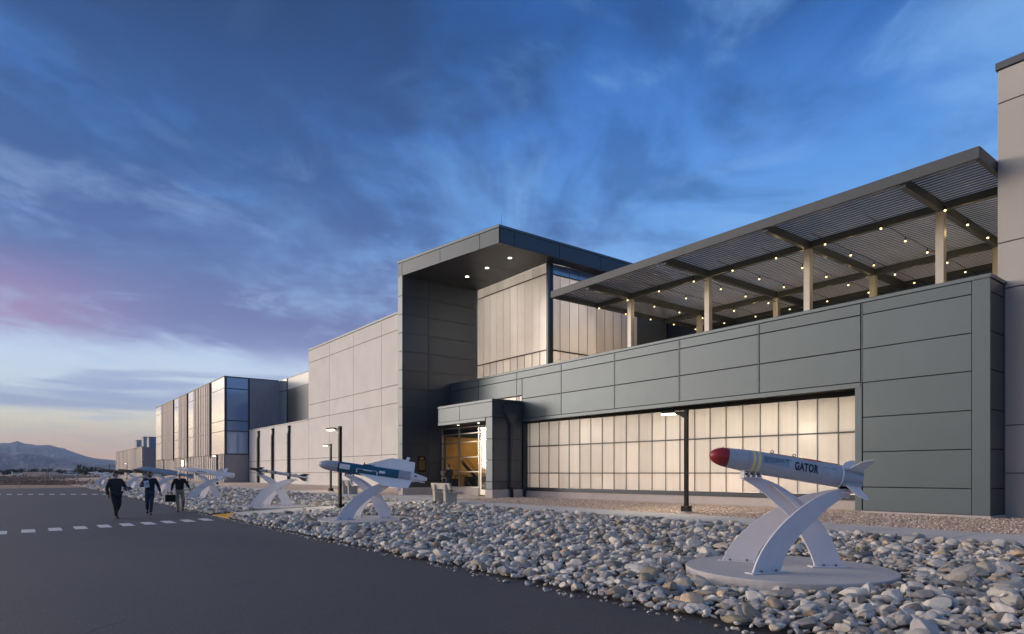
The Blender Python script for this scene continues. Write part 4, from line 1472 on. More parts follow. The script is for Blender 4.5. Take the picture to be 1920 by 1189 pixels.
def missile_stand():
    t_ = thing('missile_stand', '', 'display stand')
    g = MB()
    seg = 64
    g.prism([(1.55 * math.cos(a), 1.55 * math.sin(a)) for a in np.linspace(0, 2 * math.pi, seg, endpoint=False)], -.22, 0)
    g.build('base_pad', M_pad, t_, bevel=.012)
    stand_leg(t_, (-.57, -.62), (.95, -.02), FL_L, FL_R)
    stand_leg(t_, (-.57, .62), (.95, .02), FL_L, FL_R)
    stand_leg(t_, (.64, 0), (-.6, 0), MD_R, MD_L, .05)
    # gusset rib along the long leg
    g = MB()
    f_ = lambda a, b, q: (.64 - a, q - .001, b)
    g.plate([(.30, .80), (.62, 1.12), (.92, 1.31), (.60, 1.02), (.34, .74)], f_, .22)
    g.build('gusset', M_stand, t_)
    # cradle clamp at the nose end, with square openings
    g = MB()
    for k in range(4):
        x = -.70 + k * .085
        g.box(x, x + .012, -.09, .09, 1.42, 1.52)
    g.box(-.712, -.42, -.10, .10, 1.405, 1.42)
    g.box(-.712, -.42, -.10, .10, 1.522, 1.535)
    g.build('cradle', M_stand, t_)
    g = MB()
    for k in range(3):
        x = -.66 + k * .085
        g.tube([(x, -.08, 1.47), (x, .08, 1.47)], .018, 8)
    g.build('clamp_bolts', M_trim, t_)
    g = MB()
    g.box(.82, 1.10, -.11, .11, 1.165, 1.195)
    g.box(.84, 1.06, -.05, .05, 1.196, 1.24)
    g.build('tail_saddle', M_stand, t_, bevel=.005)
    return t_


AX = math.atan2(.785, .62)
stand0 = missile_stand()
STAND_LABELS = ['white curved steel cradle under the grey red-nosed bomb', 'white curved steel cradle under the blue-bodied winged missile',
                'white curved steel cradle under the thin dark missile', 'white curved steel cradle under the slender white missile',
                'white curved steel cradle under the blue-grey teardrop tank', 'white curved steel cradle under the olive thick-nosed missile',
                'white curved steel cradle under the black missile behind the leftmost walker', 'white curved steel cradle under the farthest dark green missile',
                'white curved steel cradle at the far tip of the stones under the small white missile']
STANDS = []
for i, (x, y) in enumerate(PADS):
    o = stand0 if i == 0 else copy_tree(stand0)
    o.location = (x, y, gz(y) + .085)
    o.rotation_euler = (0, 0, AX)
    o['label'] = STAND_LABELS[i]
    o['group'] = 'white missile display stands on round pads'
    STANDS.append(o)


# ------------------------------------------------------------------ missiles
def missile(name, label, idx, pitch, zmid, cat='missile'):
    x, y = PADS[idx]
    t_ = thing(name, label, cat, (x, y, gz(y) + .085 + zmid), rot=(0, rad(pitch), AX))
    return t_


def fin(par, pts, ang, m, th=.012, name='fin', body=None):
    g = MB()
    c, s_ = math.cos(rad(ang)), math.sin(rad(ang))
    g.plate(pts, lambda a, r, q: (a, r * c - q * s_, r * s_ + q * c), th)
    return g.build(name, m, body or par, bevel=.002)


M_gator = mat('bomb_grey_paint', (.40, .44, .51), .42, .1, .05, 2.2, dirt=((.27, .29, .33), 5, .55))
M_red = mat('dark_red_nose', (.27, .022, .022), .35, 0, .10, 6)
M_yel = mat('yellow_band', (.74, .64, .30), .5, 0, .08, 9, dirt=((.5, .5, .42), 18, .5))
M_decal = mat('black_stencil', (.02, .025, .035), .6)
M_bluepatch = mat('pale_blue_overpaint', (.25, .36, .47), .5, 0, .08, 6)
M_orange = mat('orange_strap', (.62, .12, .03), .6)

# --- bomb with red nose (axis at local z 0; x = 0 at the pad centre)
gt = missile('grey_bomb', 'grey bomb with dark red nose, yellow bands and the black stencilled word GATOR', 0, 9.6, 1.57, 'bomb')
RG = .178
g = MB()
g.lathe_x([(-1.235 + .27 * (1 - math.cos(a)), .152 * math.sin(a)) for a in np.linspace(.06, math.pi / 2, 12)], 40)
nose = g.build('nose_cone', M_red, gt, smooth=True)
MB().tube([(-1.04, 0, .145), (-1.04, 0, .162)], .008, 6).build('nose_bolt', M_red, nose)
prof = [(-.964, .146), (-.962, .154), (-.85, .161), (-.72, .170), (-.58, .1765), (-.45, RG), (.80, RG), (.83, RG - .004)]
g = MB().lathe_x(prof, 48)
gbody = g.build('body', M_gator, gt, smooth=True)


def band(x0, x1, r, m, par, name='band', seg=48, pr=.0022):
    return MB().lathe_x([(x0, r + .0002), (x0 + .0005, r + pr), (x1 - .0005, r + pr), (x1, r + .0002)], seg, caps=False).build(name, m, par, smooth=True)


band(-.60, -.555, .177, M_yel, gbody, 'yellow_band')
band(-.52, -.475, .1785, M_yel, gbody, 'yellow_band')


def wrap(g, x0, x1, a0, a1, r, n=6):
    """a thin patch on the cylinder between angles (deg; -90 faces -y... towards the road side, 90 = top)"""
    o = len(g.v)
    for i in range(n + 1):
        a = rad(a0 + (a1 - a0) * i / n)
        for x in (x0, x1):
            g.v.append((x, -r * math.cos(a), r * math.sin(a)))
    for i in range(n):
        g.f.append((o + 2 * i, o + 2 * i + 1, o + 2 * i + 3, o + 2 * i + 2))
        g.mi.append(0)


g = MB()
wrap(g, -.45, -.04, -2, 42, RG + .001, 8)
g.build('overpaint_patch', M_bluepatch, gbody)
g = MB()
for k in range(6):
    x = -.43
    while x < -.12 - (.03 * k if k > 3 else 0):
        w_ = random.uniform(.01, .035)
        wrap(g, x, x + w_, 33 - k * 5.2, 35.5 - k * 5.2, RG + .002, 1)
        x += w_ + .008
for (x, w_) in ((.50, .05), (.57, .03), (.62, .06)):
    wrap(g, x, x + w_, 28, 30, RG + .002, 1)
stuff(g.build('stencil_lines', M_decal, gbody))
g = MB()
wrap(g, -.145, .005, 33, 36, RG + .002, 1)
wrap(g, -.072, -.063, 20, 48, RG + .0025, 3)
g.build('cross_mark', M_decal, gbody)


def text_on_cylinder(txt, x0, ang, size, r, m, par):
    cu = bpy.data.curves.new('text', 'FONT')
    cu.body = txt
    cu.size = size
    cu.resolution_u = 3
    cu.space_character = 1.1
    cu.offset = .009
    to = bpy.data.objects.new('text', cu)
    COL.objects.link(to)
    dg = bpy.context.evaluated_depsgraph_get()
    me = bpy.data.meshes.new_from_object(to.evaluated_get(dg))
    bpy.data.objects.remove(to)
    bm = bmesh.new()
    bm.from_mesh(me)
    bmesh.ops.triangulate(bm, faces=bm.faces)
    w = max(v.co.x for v in bm.verts)
    for q in range(-3, 16):
        bmesh.ops.bisect_plane(bm, geom=bm.verts[:] + bm.edges[:] + bm.faces[:], plane_co=(0, q * .012, 0), plane_no=(0, 1, 0))
    bmesh.ops.triangulate(bm, faces=bm.faces)
    # stencil bridges: cut thin vertical gaps through each letter
    for v in bm.verts:
        a = rad(ang) + v.co.y / r
        v.co = Vector((x0 + v.co.x * .56, -(r + .0025) * math.cos(a), (r + .0025) * math.sin(a)))
    bm.to_mesh(me)
    bm.free()
    me.materials.clear()
    me.materials.append(m)
    return link('lettering', me, par), w


lt, tw_ = text_on_cylinder('GATOR', .045, -6, .178, RG, M_decal, gbody)
# the stencil's bridges, in the body grey
g = MB()
for k in range(5):
    x = .045 + tw_ * .56 * (.085, .30, .49, .685, .90)[k]
    if k == 3:
        wrap(g, x - .0025, x + .0025, -5, 40, RG + .0032, 3)
g.build('stencil_bridges', M_gator, gbody)
g = MB()
for x in (-.66, .30, .70):
    wrap(g, x, x + .004, -80, 88, RG + .0012, 24)
g.build('panel_seams', mat('seam_grey', (.17, .19, .22), .6), gbody)
g = MB()
for k in range(26):
    a = rad(-80 + k * 6.6)
    c = (.785, -(RG + .001) * math.cos(a), (RG + .001) * math.sin(a))
    g.tube([c, (c[0], c[1] * 1.012, c[2] * 1.012)], .005, 5)
stuff(g.build('rivets', MATS['seam_grey'], gbody))
# rail, lugs, orange strap on the top line
MB().box(-.30, .80, -.014, .014, RG - .006, RG + .008).build('top_rail', M_black, gt)
for x in (-.27, .08):
    g = MB()
    g.tube([(x + .022 * math.cos(a), 0, RG + .030 + .022 * math.sin(a)) for a in np.linspace(0, 2 * math.pi, 13)], .006, 6, cap=False)
    g.build('lifting_lug', M_black, gt)
MB().box(.20, .48, -.06, .06, RG - .012, RG + .010).build('orange_strap', M_orange, gt)
band(.80, .825, RG - .002, mat('white_ring_paint', (.75, .75, .76), .4), gbody, 'white_ring', pr=.004)
# boat-tail, a squared cone
g = MB()
g.lathe_x([(.831, .165), (.86, .152), (1.13, .118), (1.16, .108), (1.17, .05)], 32)
tail = g.build('tail_cone', M_gator, gt, smooth=True)
for a in (45, 135, 225, 315):
    near = a in (225, 135)
    f_ = fin(gt, [(.835, .13), (.90, .20), (1.00, .35), (1.06, .40), (1.15, .44), (1.19, .42), (1.15, .30), (1.11, .19), (1.08, .10)], a, M_stand, .014)
    fin(gt, [(.84, .125), (.86, .19), (1.14, .175), (1.16, .10)], a, M_gator, .05, 'fin_root', f_)
MB().tube([(.86, -.03, -RG - .005), (1.0, -.03, -RG + .02)], .03, 8).build('tail_strut', M_black, gt)

# --- blue bodied missile with white delta wings
M_mgrey = mat('missile_grey', (.33, .36, .42), .42, .1, .05, 2)
M_mblue = mat('missile_blue', (.012, .095, .165), .38, .05, .08, 2)
M_label = mat('white_label', (.70, .72, .74), .5, 0, .06, 20, dirt=((.45, .47, .5), 30, .5))
wm = missile('blue_missile', 'grey-nosed missile with a deep blue body, white square labels and two white delta wings', 1, 8.2, 1.58)
R2 = .178
g = MB()
g.lathe_x([(-1.60, .03), (-1.595, .045), (-1.57, .075), (-1.50, .115), (-1.38, .148), (-1.22, .168), (-1.0, R2), (-.90, R2)], 40)
g.build('nose_section', M_mgrey, wm, smooth=True)
MB().lathe_x([(-1.625, .012), (-1.60, .030)], 16).build('seeker_window', M_white, wm)
b2 = MB().lathe_x([(-.897, R2 + .002), (1.10, R2 + .002)], 40).build('body', M_mblue, wm, smooth=True)
band(-.92, -.885, R2 + .003, M_decal, b2, 'joint_band', 40)
MB().lathe_x([(1.102, R2), (1.50, R2 - .004)], 40).build('rear_section', M_mgrey, wm, smooth=True)
tc_ = MB().lathe_x([(1.502, R2 - .008), (1.90, .085), (1.95, .07), (2.02, .05)], 32).build('tail_cone', M_white, wm, smooth=True)
g = MB()
wrap(g, 1.62, 1.70, 14, 34, .150, 2)
g.build('red_mark', M_red, tc_)
g = MB()
wrap(g, -.86, -.52, -14, 40, R2 + .005, 8)
g.build('white_label', M_label, b2)
g = MB()
wrap(g, .46, .66, -4, 22, R2 + .005, 5)
g.build('white_label', M_label, b2)
g = MB()
wrap(g, -.30, -.26, -30, 10, R2 + .005, 5)
wrap(g, .38, .42, -30, 4, R2 + .005, 5)
wrap(g, -.26, .38, 8, 12, R2 + .005, 1)
wrap(g, -.06, .22, 0, 8, R2 + .0055, 2)
g.build('white_outline', M_label, b2)
g = MB()
g.box(-.12, .16, -.02, .02, R2, R2 + .03)
g.tube([(-.10, 0, R2 + .03), (-.10, 0, R2 + .085)], .018, 6)
g.tube([(.22, 0, R2), (.22, 0, R2 + .05)], .014, 6)
g.build('lugs', M_decal, b2)
WING = [(-.22, .165), (.72, .60), (1.18, .60), (1.26, .65), (1.30, .58), (1.30, .55), (1.52, .55), (1.56, .17)]
for a in (62, 220):
    w_ = fin(wm, WING, a, M_white, .022, 'wing')
    fin(wm, [(1.31, .20), (1.31, .56), (1.50, .56), (1.50, .20)], a, M_white, .03, 'control_flap', w_)
    fin(wm, [(1.20, .62), (1.22, .72), (1.32, .70), (1.30, .62)], a, M_white, .05, 'tip_fairing', w_)
g = MB()
g.box(1.78, 1.96, -.05, .05, -.13, -.10)
g.build('tail_bracket', M_white, wm)

# --- thin missile with dark nose
M_dark = mat('dark_missile_paint', (.045, .042, .045), .45, .1)
sm = missile('thin_missile', 'thin grey missile with dark nose and fins, in front of the three wall pipes', 2, 9.2, 1.54)
MB().lathe_x([(-1.12, .02), (-1.09, .045), (-1.04, .055), (-.62, .066)], 20).build('nose_section', M_dark, sm, smooth=True)
MB().lathe_x([(-1.135, .006), (-1.12, .02)], 12).build('seeker_window', M_white, sm)
sbd = MB().lathe_x([(-.618, .066), (1.58, .066), (1.60, .05)], 20).build('body', M_mgrey, sm, smooth=True)
band(-.22, -.10, .067, M_yel, sbd, 'yellow_band', 20)
for x in (-.32, .10, .78):
    band(x, x + .05, .069, M_dark, sbd, 'clamp_band', 20)
for a in (45, 135, 225, 315):
    fin(sm, [(-.84, .055), (-.52, .21), (-.48, .21), (-.56, .06)], a, M_dark, .012, 'canard')
    fin(sm, [(1.16, .06), (1.44, .22), (1.60, .23), (1.52, .06)], a, M_dark if a in (135, 45, 225) else M_mgrey, .012)
for x in (.55, 1.0):
    MB().box(x, x + .1, -.02, .02, .066, .10).build('launch_lug', M_mgrey, sm)

# --- slender white missile
sw_ = missile('white_missile', 'slender white missile with a sharp nose, just right of the man in white cap', 3, 7.2, 1.56)
swb = MB().lathe_x([(-2.05, .008), (-1.7, .055), (-1.35, .095), (-1.3, .12), (-.8, .15), (1.0, .16), (1.10, .145), (1.50, .15), (1.66, .155), (1.68, .13)], 28).build('body', M_white, sw_, smooth=True)
for a in (45, 135, 225, 315):
    fin(sw_, [(-1.28, .12), (-1.05, .20), (-1.0, .14)], a, M_white, .012, 'canard')
    fin(sw_, [(.55, .15), (.98, .50), (1.12, .52), (1.12, .15)], a, M_white, .014)
g = MB()
for k in range(5):
    wrap(g, -.50 + k * .11, -.42 + k * .11, -12, 8, .158, 2)
stuff(g.build('stencil_lines', mat('blue_stencil', (.08, .10, .25), .6), swb))

# --- teardrop tank
td = missile('teardrop_tank', 'smooth blue-grey teardrop shaped tank above the man holding papers', 4, 8.5, 1.60)
tdb = MB().lathe_x([(-2.15, .02), (-2.05, .07), (-1.85, .12), (-1.5, .17), (-1.0, .205), (-.4, .215), (.3, .205), (1.0, .165), (1.7, .11), (2.2, .07), (2.35, .05)], 28).build('body', mat('blue_grey_paint', (.20, .29, .40), .4, .1), td, smooth=True)
MB().box(-.2, 1.1, -.03, .03, .19, .225).build('top_rail', M_mblue, td)
for a in (45, 135, 225, 315):
    fin(td, [(1.9, .07), (2.15, .28), (2.35, .28), (2.35, .05)], a, M_mgrey, .012)

# --- olive missile with thick front
M_olive = mat('olive_paint', (.075, .075, .05), .5, .05, .08, 2)
om = missile('olive_missile', 'olive missile with a thick front body and thin tail, right of the black missile', 5, 6.0, 1.62)
MB().lathe_x([(-1.65, .06), (-1.6, .12), (-1.5, .15), (-.3, .16), (-.15, .10)], 24).build('front_body', M_olive, om, smooth=True)
MB().lathe_x([(-.149, .07), (1.5, .055)], 16).build('tail_boom', M_olive, om, smooth=True)
for a in (0, 90, 180, 270):
    fin(om, [(1.2, .05), (1.3, .28), (1.5, .28), (1.5, .05)], a, M_olive, .02)
bm_ = missile('black_missile', 'black missile with short fins behind the leftmost walker', 6, 6.0, 1.72)
MB().lathe_x([(-2.0, .03), (-1.8, .13), (-1.4, .18), (.9, .18), (1.3, .12)], 24).build('body', M_dark, bm_, smooth=True)
for a in (45, 135, 225, 315):
    fin(bm_, [(.6, .17), (.9, .42), (1.2, .42), (1.25, .12)], a, M_dark, .02)
fm = missile('dark_green_missile', 'long dark green missile in front of the far trees', 7, 6.0, 1.55)
MB().lathe_x([(-2.2, .03), (-2.0, .12), (-1.6, .17), (1.6, .17), (1.9, .12)], 20).build('body', M_dark, fm, smooth=True)
MB().lathe_x([(.3, .175), (1.2, .175)], 20, caps=False).build('band', M_olive, fm)
for a in (45, 135, 225, 315):
    fin(fm, [(1.2, .17), (1.5, .45), (1.8, .45), (1.85, .12)], a, M_olive, .02)
lm = missile('small_white_missile', 'small white missile with many cruciform fins at the far tip of the stones', 8, 5.0, 1.45)
MB().lathe_x([(-1.9, .01), (-1.5, .08), (-1.2, .11), (1.5, .12), (1.55, .09)], 20).build('body', M_white, lm, smooth=True)
for a in (45, 135, 225, 315):
    fin(lm, [(.0, .10), (.35, .42), (.6, .42), (.65, .10)], a, M_white, .02)
    fin(lm, [(-1.1, .10), (-.9, .30), (-.75, .30), (-.75, .10)], a, M_white, .02, 'canard')
    fin(lm, [(1.1, .10), (1.25, .34), (1.45, .34), (1.5, .10)], a, M_white, .02, 'tail_fin')

# ------------------------------------------------------------------ benches
def bench():
    t_ = thing('concrete_bench', '', 'bench')
    for x in (-.46, .46):
        g = MB()
        pts = [(-.28, 0), (.30, 0), (.30, .36), (.34, .40), (.02, .45), (-.10, .52), (-.20, .84), (-.33, .84), (-.30, .45)]
        g.plate(pts, lambda a, b, q, x=x: (x + q, a, b), .20)
        s_ = g.build('side_support', M_bench, t_, bevel=.012)
        for b_ in (.60, .72):
            MB().tube([(x, -.34, b_), (x, -.315, b_)], .022, 8).build('bolt_cap', M_trim, s_)
    g = MB()
    g.plate([(-.02, .452), (.40, .415), (.47, .42), (.47, .50), (.02, .535)], lambda a, b, q: (q, a, b), 1.6)
    g.build('seat', M_bench, t_, bevel=.012)
    g = MB()
    g.plate([(-.20, .62), (-.09, .60), (-.17, .90), (-.27, .90)], lambda a, b, q: (q, a, b), 1.6)
    g.build('backrest', M_bench, t_, bevel=.012)
    return t_


bn0 = bench()
bn0.location = (-25.0, 15.35, .375)
bn0['label'] = 'precast concrete bench on the sidewalk right of the blue-bodied missile, in front of the entrance'
bn0['group'] = 'concrete benches'
bn1 = copy_tree(bn0)
bn1.location = (-39.3, 17.0, .39)
bn1['label'] = 'concrete bench half hidden behind the stand of the blue-bodied missile'

# ------------------------------------------------------------------ people
def skin_mesh(name, verts, edges, radii, root, mats, parent, sub=1, fm=None):
    me = bpy.data.meshes.new(name)
    me.from_pydata([tuple(v_) for v_ in verts], edges, [])
    ob = bpy.data.objects.new(name, me)
    COL.objects.link(ob)
    md = ob.modifiers.new('skin', 'SKIN')
    md.use_smooth_shade = True
    if not me.skin_vertices:
        me.skin_vertices.new()
    for i, r in enumerate(radii):
        sv = me.skin_vertices[0].data[i]
        sv.radius = r if isinstance(r, (tuple, list)) else (r, r)
        sv.use_root = (i == root)
    sd = ob.modifiers.new('sub', 'SUBSURF')
    sd.levels = sub
    sd.render_levels = sub
    dg = bpy.context.evaluated_depsgraph_get()
    out = bpy.data.meshes.new_from_object(ob.evaluated_get(dg))
    bpy.data.objects.remove(ob)
    out.materials.clear()
    for m_ in (mats if isinstance(mats, (list, tuple)) else [mats]):
        out.materials.append(m_)
    if fm:
        for p_ in out.polygons:
            p_.material_index = fm(p_.center)
    out.polygons.foreach_set('use_smooth', [True] * len(out.polygons))
    return link(name, out, parent)


def person(label, loc, face, head_turn, J_, clothes, hair=None, cap=None, beard=None, scale=1.0, stout=1.0):
    """J_: joint positions in the person's own frame (x = own left.., y = forward, z up)."""
    t_ = thing('person', label, 'person', loc, 'men walking past the missiles', rot=(0, 0, face))
    t_.scale = (scale,) * 3
    P = {k: Vector(v_) for k, v_ in J_.items()}
    V_, E_, R_ = [], [], []

    def av(p_, r, con=None):
        V_.append(Vector(p_))
        R_.append(r)
        if con is not None:
            E_.append((con, len(V_) - 1))
        return len(V_) - 1
    s = stout
    pel = av((0, 0, .97), (.155 * s, .115 * s))
    wai = av((0, .005, 1.12), (.145 * s, .105 * s), pel)
    che = av((0, .0, 1.32), (.165 * s, .115 * s), wai)
    nb = av((0, -.01, 1.47), (.075, .07), che)
    nt_ = av((0, .01, 1.55), (.055, .058), nb)
    for sd in ('l', 'r'):
        sh, el_, wr = P['sh' + sd], P['el' + sd], P['wr' + sd]
        a = av(sh, (.062 * s, .062 * s), che)
        b = av(el_, (.042, .042), a)
        c = av(wr, (.028, .032), b)
        d = (wr - el_).normalized()
        side = d.cross(Vector((0, 1, 0))).normalized()
        palm = av(wr + d * .075, (.026, .040), c)
        for q, (off, ln) in enumerate(((-.030, .070), (-.010, .082), (.010, .078), (.030, .062))):
            f1 = av(wr + d * (.11) + side * off, (.010, .010), palm)
            f2 = av(wr + d * (.11 + ln * .6) + side * off * 1.05 + Vector((0, .014, 0)), (.009, .009), f1)
            av(wr + d * (.11 + ln) + side * off + Vector((0, .034, -.004)), (.007, .007), f2)
        th = av(wr + d * .05 + side * .045 + Vector((0, .02, 0)), (.012, .012), palm)
        av(wr + d * .10 + side * .062 + Vector((0, .035, 0)), (.009, .009), th)
        hp, kn, an, to = P['hp' + sd], P['kn' + sd], P['an' + sd], P['to' + sd]
        a = av(hp, (.088 * s, .092 * s), pel)
        b = av(kn, (.058, .062), a)
        c = av(an + Vector((0, 0, .06)), (.034, .034), b)
        av(an + Vector((0, 0, .01)), (.024, .024), c)
    skin_mesh('body', V_, E_, R_, 0, M_skin, t_, 1)
    # head with face, turned
    hd = bpy.data.meshes.new('head')
    bm = bmesh.new()
    bmesh.ops.create_icosphere(bm, subdivisions=3, radius=1)
    for v_ in bm.verts:
        x, y, z = v_.co
        w = .078 * (1 - .18 * max(0, -z) ** 1.2)
        yy = y * .098
        if y > 0 and z < .1:
            yy += .006
        zz = z * .122
        # nose, brow, eye hollows, mouth, chin
        if y > .5:
            yy += .020 * math.exp(-((x / .16) ** 2 + ((z + .10) / .20) ** 2))
            yy -= .007 * math.exp(-(((abs(x) - .38) / .16) ** 2 + ((z - .08) / .12) ** 2))
            yy += .006 * math.exp(-((x / .35) ** 2 + ((z + .82) / .2) ** 2))
            yy -= .003 * math.exp(-((x / .3) ** 2 + ((z + .46) / .06) ** 2))
        if abs(x) > .86 and abs(z) < .3 and abs(y) < .25:
            w += .012
        v_.co = (x * w, yy, zz)
    bm.to_mesh(hd)
    bm.free()
    hd.materials.append(M_skin)
    hd.polygons.foreach_set('use_smooth', [True] * len(hd.polygons))
    h = link('head', hd, t_)
    h.location = (0, .02, 1.665)
    h.rotation_euler = (0, 0, head_turn)
    for sx in (-.030, .030):
        MB().lathe_x([(-.004, .004), (0, .011), (.004, .004)], 8).build('eye', M_black, h).location = (sx, .091, .012)

    def shell(name, m_, cond, grow, off=(0, 0, 0)):
        bm = bmesh.new()
        bm.from_mesh(hd)
        bmesh.ops.delete(bm, geom=[f for f in bm.faces if not cond(f.calc_center_median())], context='FACES')
        for v_ in bm.verts:
            v_.co *= grow
            v_.co += Vector(off)
        bmesh.ops.solidify(bm, geom=bm.faces, thickness=.006)
        me = bpy.data.meshes.new(name)
        bm.to_mesh(me)
        bm.free()
        me.materials.append(m_)
        me.polygons.foreach_set('use_smooth', [True] * len(me.polygons))
        return link(name, me, h)
    if hair:
        shell('hair', hair, lambda c: c.z > .045 or (c.y < .02 and c.z > -.045), 1.10)
    if cap:
        c_ = shell('cap', cap, lambda c: c.z > .035, 1.12)
        g = MB()
        g.prism([(-.07, .06), (-.055, .15), (0, .175), (.055, .15), (.07, .06)], .04, .05)
        g.build('cap_peak', cap, h)
    if beard:
        shell('beard', beard, lambda c: c.z < -.035 and c.y > -.02, 1.08, (0, .004, -.006))
    # clothing: top with sleeves, trousers, shoes
    V_, E_, R_ = [], [], []
    k = .018
    pel = av((0, 0, .93), (.168 * s + k, .125 * s + k))
    wai = av((0, .005, 1.10), (.158 * s + k, .118 * s + k), pel)
    che = av((0, .0, 1.33), (.175 * s + k, .122 * s + k), wai)
    av((0, -.015, 1.49), (.085 + k, .07 + k), che)
    for sd in ('l', 'r'):
        sh, el_, wr = P['sh' + sd], P['el' + sd], P['wr' + sd]
        a = av(sh, (.070 * s + k, .068 * s + k), che)
        m1 = av((sh + el_) / 2, (.060 * s + k * .7, .060 * s + k * .7), a)
        b = av(el_, (.052 + k * .6, .052 + k * .6), m1)
        av(el_ + (wr - el_) * .96, (.036 + k * .5, .038 + k * .5), b)
    skin_mesh('jacket', V_, E_, R_, 0, clothes[0], t_, 2)
    V_, E_, R_ = [], [], []
    pel = av((0, 0, .95), (.162 * s, .120 * s))
    for sd in ('l', 'r'):
        hp, kn, an = P['hp' + sd], P['kn' + sd], P['an' + sd]
        a = av(hp, (.100 * s, .102 * s), pel)
        m1 = av((hp + kn) / 2, (.090 * s, .094 * s), a)
        b = av(kn, (.074, .078), m1)
        m2 = av((kn + an) / 2, (.066, .070), b)
        av(an + Vector((0, 0, .0)), (.060, .064), m2)
    skin_mesh('trousers', V_, E_, R_, 0, clothes[1], t_, 2)
    for sd in ('l', 'r'):
        an, to = P['an' + sd], P['to' + sd]
        dr = (to - an)
        V_, E_, R_ = [], [], []
        heel = av(an + Vector((0, 0, -.045)) - Vector((dr.x, dr.y, 0)) * .25, (.045, .040))
        md_ = av(an + dr * .45 + Vector((0, 0, -.02)), (.050, .042), heel)
        av(to + Vector((0, .02, .004)), (.044, .030), md_)
        skin_mesh('shoe', V_, E_, R_, 0, clothes[2], t_, 2)
    return t_


def facing(x, y, tx, ty):
    return math.atan2(ty - y, tx - x) - math.pi / 2


# own frame: x to the person's RIGHT when facing +y
BASE = dict(shl=(-.20, 0, 1.43), shr=(.20, 0, 1.43), hpl=(-.095, 0, .92), hpr=(.095, 0, .92))
M_coat1 = mat('charcoal_jacket', (.022, .024, .028), .85, 0, .15, 9)
M_navy = mat('navy_pullover', (.010, .014, .030), .85, 0, .15, 9)
M_hood = mat('black_hoodie', (.014, .012, .012), .9, 0, .15, 9)
M_slack = mat('dark_trousers', (.020, .022, .028), .85, 0, .1, 9)
M_jean = mat('blue_jeans', (.025, .042, .085), .9, 0, .15, 12)
M_khaki = mat('khaki_trousers', (.26, .20, .15), .9, 0, .1, 9)
M_shoe = mat('black_shoes', (.010, .010, .011), .7, spec=.2)
M_hair = mat('dark_hair', (.015, .011, .010), .7)
M_ginger = mat('reddish_hair', (.10, .035, .02), .7)
M_capw = mat('white_cap_cloth', (.70, .70, .72), .8)

P1 = (-28.7, 3.0, 0)
j = dict(BASE, elr=(.29, -.03, 1.14), wrr=(.30, .06, .88), ell=(-.36, .00, 1.18), wrl=(-.30, .26, 1.12),
         knr=(.10, .20, .51), anr=(.08, .26, .085), tor=(.10, .46, .04), knl=(-.11, .06, .50), anl=(-.13, -.30, .17), tol=(-.13, -.15, .045))
person('heavyset dark-haired man in a charcoal jacket and dark trousers, leftmost of the three walkers', P1, facing(P1[0], P1[1], 0, 12), rad(20), j,
       (M_coat1, M_slack, M_shoe), hair=M_hair, scale=1.0, stout=1.22)
P2 = (-30.4, 4.4, 0)
j = dict(BASE, elr=(.33, .02, 1.17), wrr=(.16, .25, 1.26), ell=(-.32, -.05, 1.16), wrl=(-.38, .08, .92),
         knl=(-.06, .14, .51), anl=(-.03, .20, .085), tol=(-.04, .40, .035), knr=(.10, .06, .50), anr=(.09, -.26, .17), tor=(.09, -.12, .045))
person('bearded man in navy pullover and blue jeans, middle walker, papers at his chest', P2, facing(P2[0], P2[1], 0, 0), rad(40), j,
       (M_navy, M_jean, M_shoe), hair=M_hair, beard=M_hair, scale=1.0, stout=1.06)
P3 = (-31.7, 5.75, 0)
j = dict(BASE, elr=(.29, -.02, 1.16), wrr=(.32, .10, .94), ell=(-.34, -.06, 1.17), wrl=(-.40, .16, 1.06),
         knr=(.09, .18, .51), anr=(.06, .22, .085), tor=(.07, .42, .035), knl=(-.15, .12, .50), anl=(-.13, -.20, .18), tol=(-.14, -.05, .06))
person('man in a white cap, black hoodie and khaki trousers, rightmost of the three walkers', P3, facing(P3[0], P3[1], 0, 0), rad(-4), j,
       (M_hood, M_khaki, M_shoe), hair=M_hair, cap=M_capw, scale=.99, stout=1.0)
P4 = (-28.1, 17.5, .405)
j = dict(BASE, elr=(.26, .05, 1.16), wrr=(.16, .28, 1.10), ell=(-.26, .04, 1.16), wrl=(-.14, .28, 1.08),
         knl=(-.09, .18, .52), anl=(-.08, .26, .09), tol=(-.08, .45, .04), knr=(.09, -.02, .50), anr=(.09, -.34, .16), tor=(.09, -.20, .045))
p4 = person('dark-clothed person with reddish hair walking behind the concrete bench at the entrance', P4, facing(0, 0, -.9, -.2), 0, j,
            (M_coat1, M_slack, M_shoe), hair=M_ginger, scale=1.0, stout=1.0)


def local_to_world(P_, face, v_):
    return Vector(P_) + Matrix.Rotation(face, 3, 'Z') @ Vector(v_)


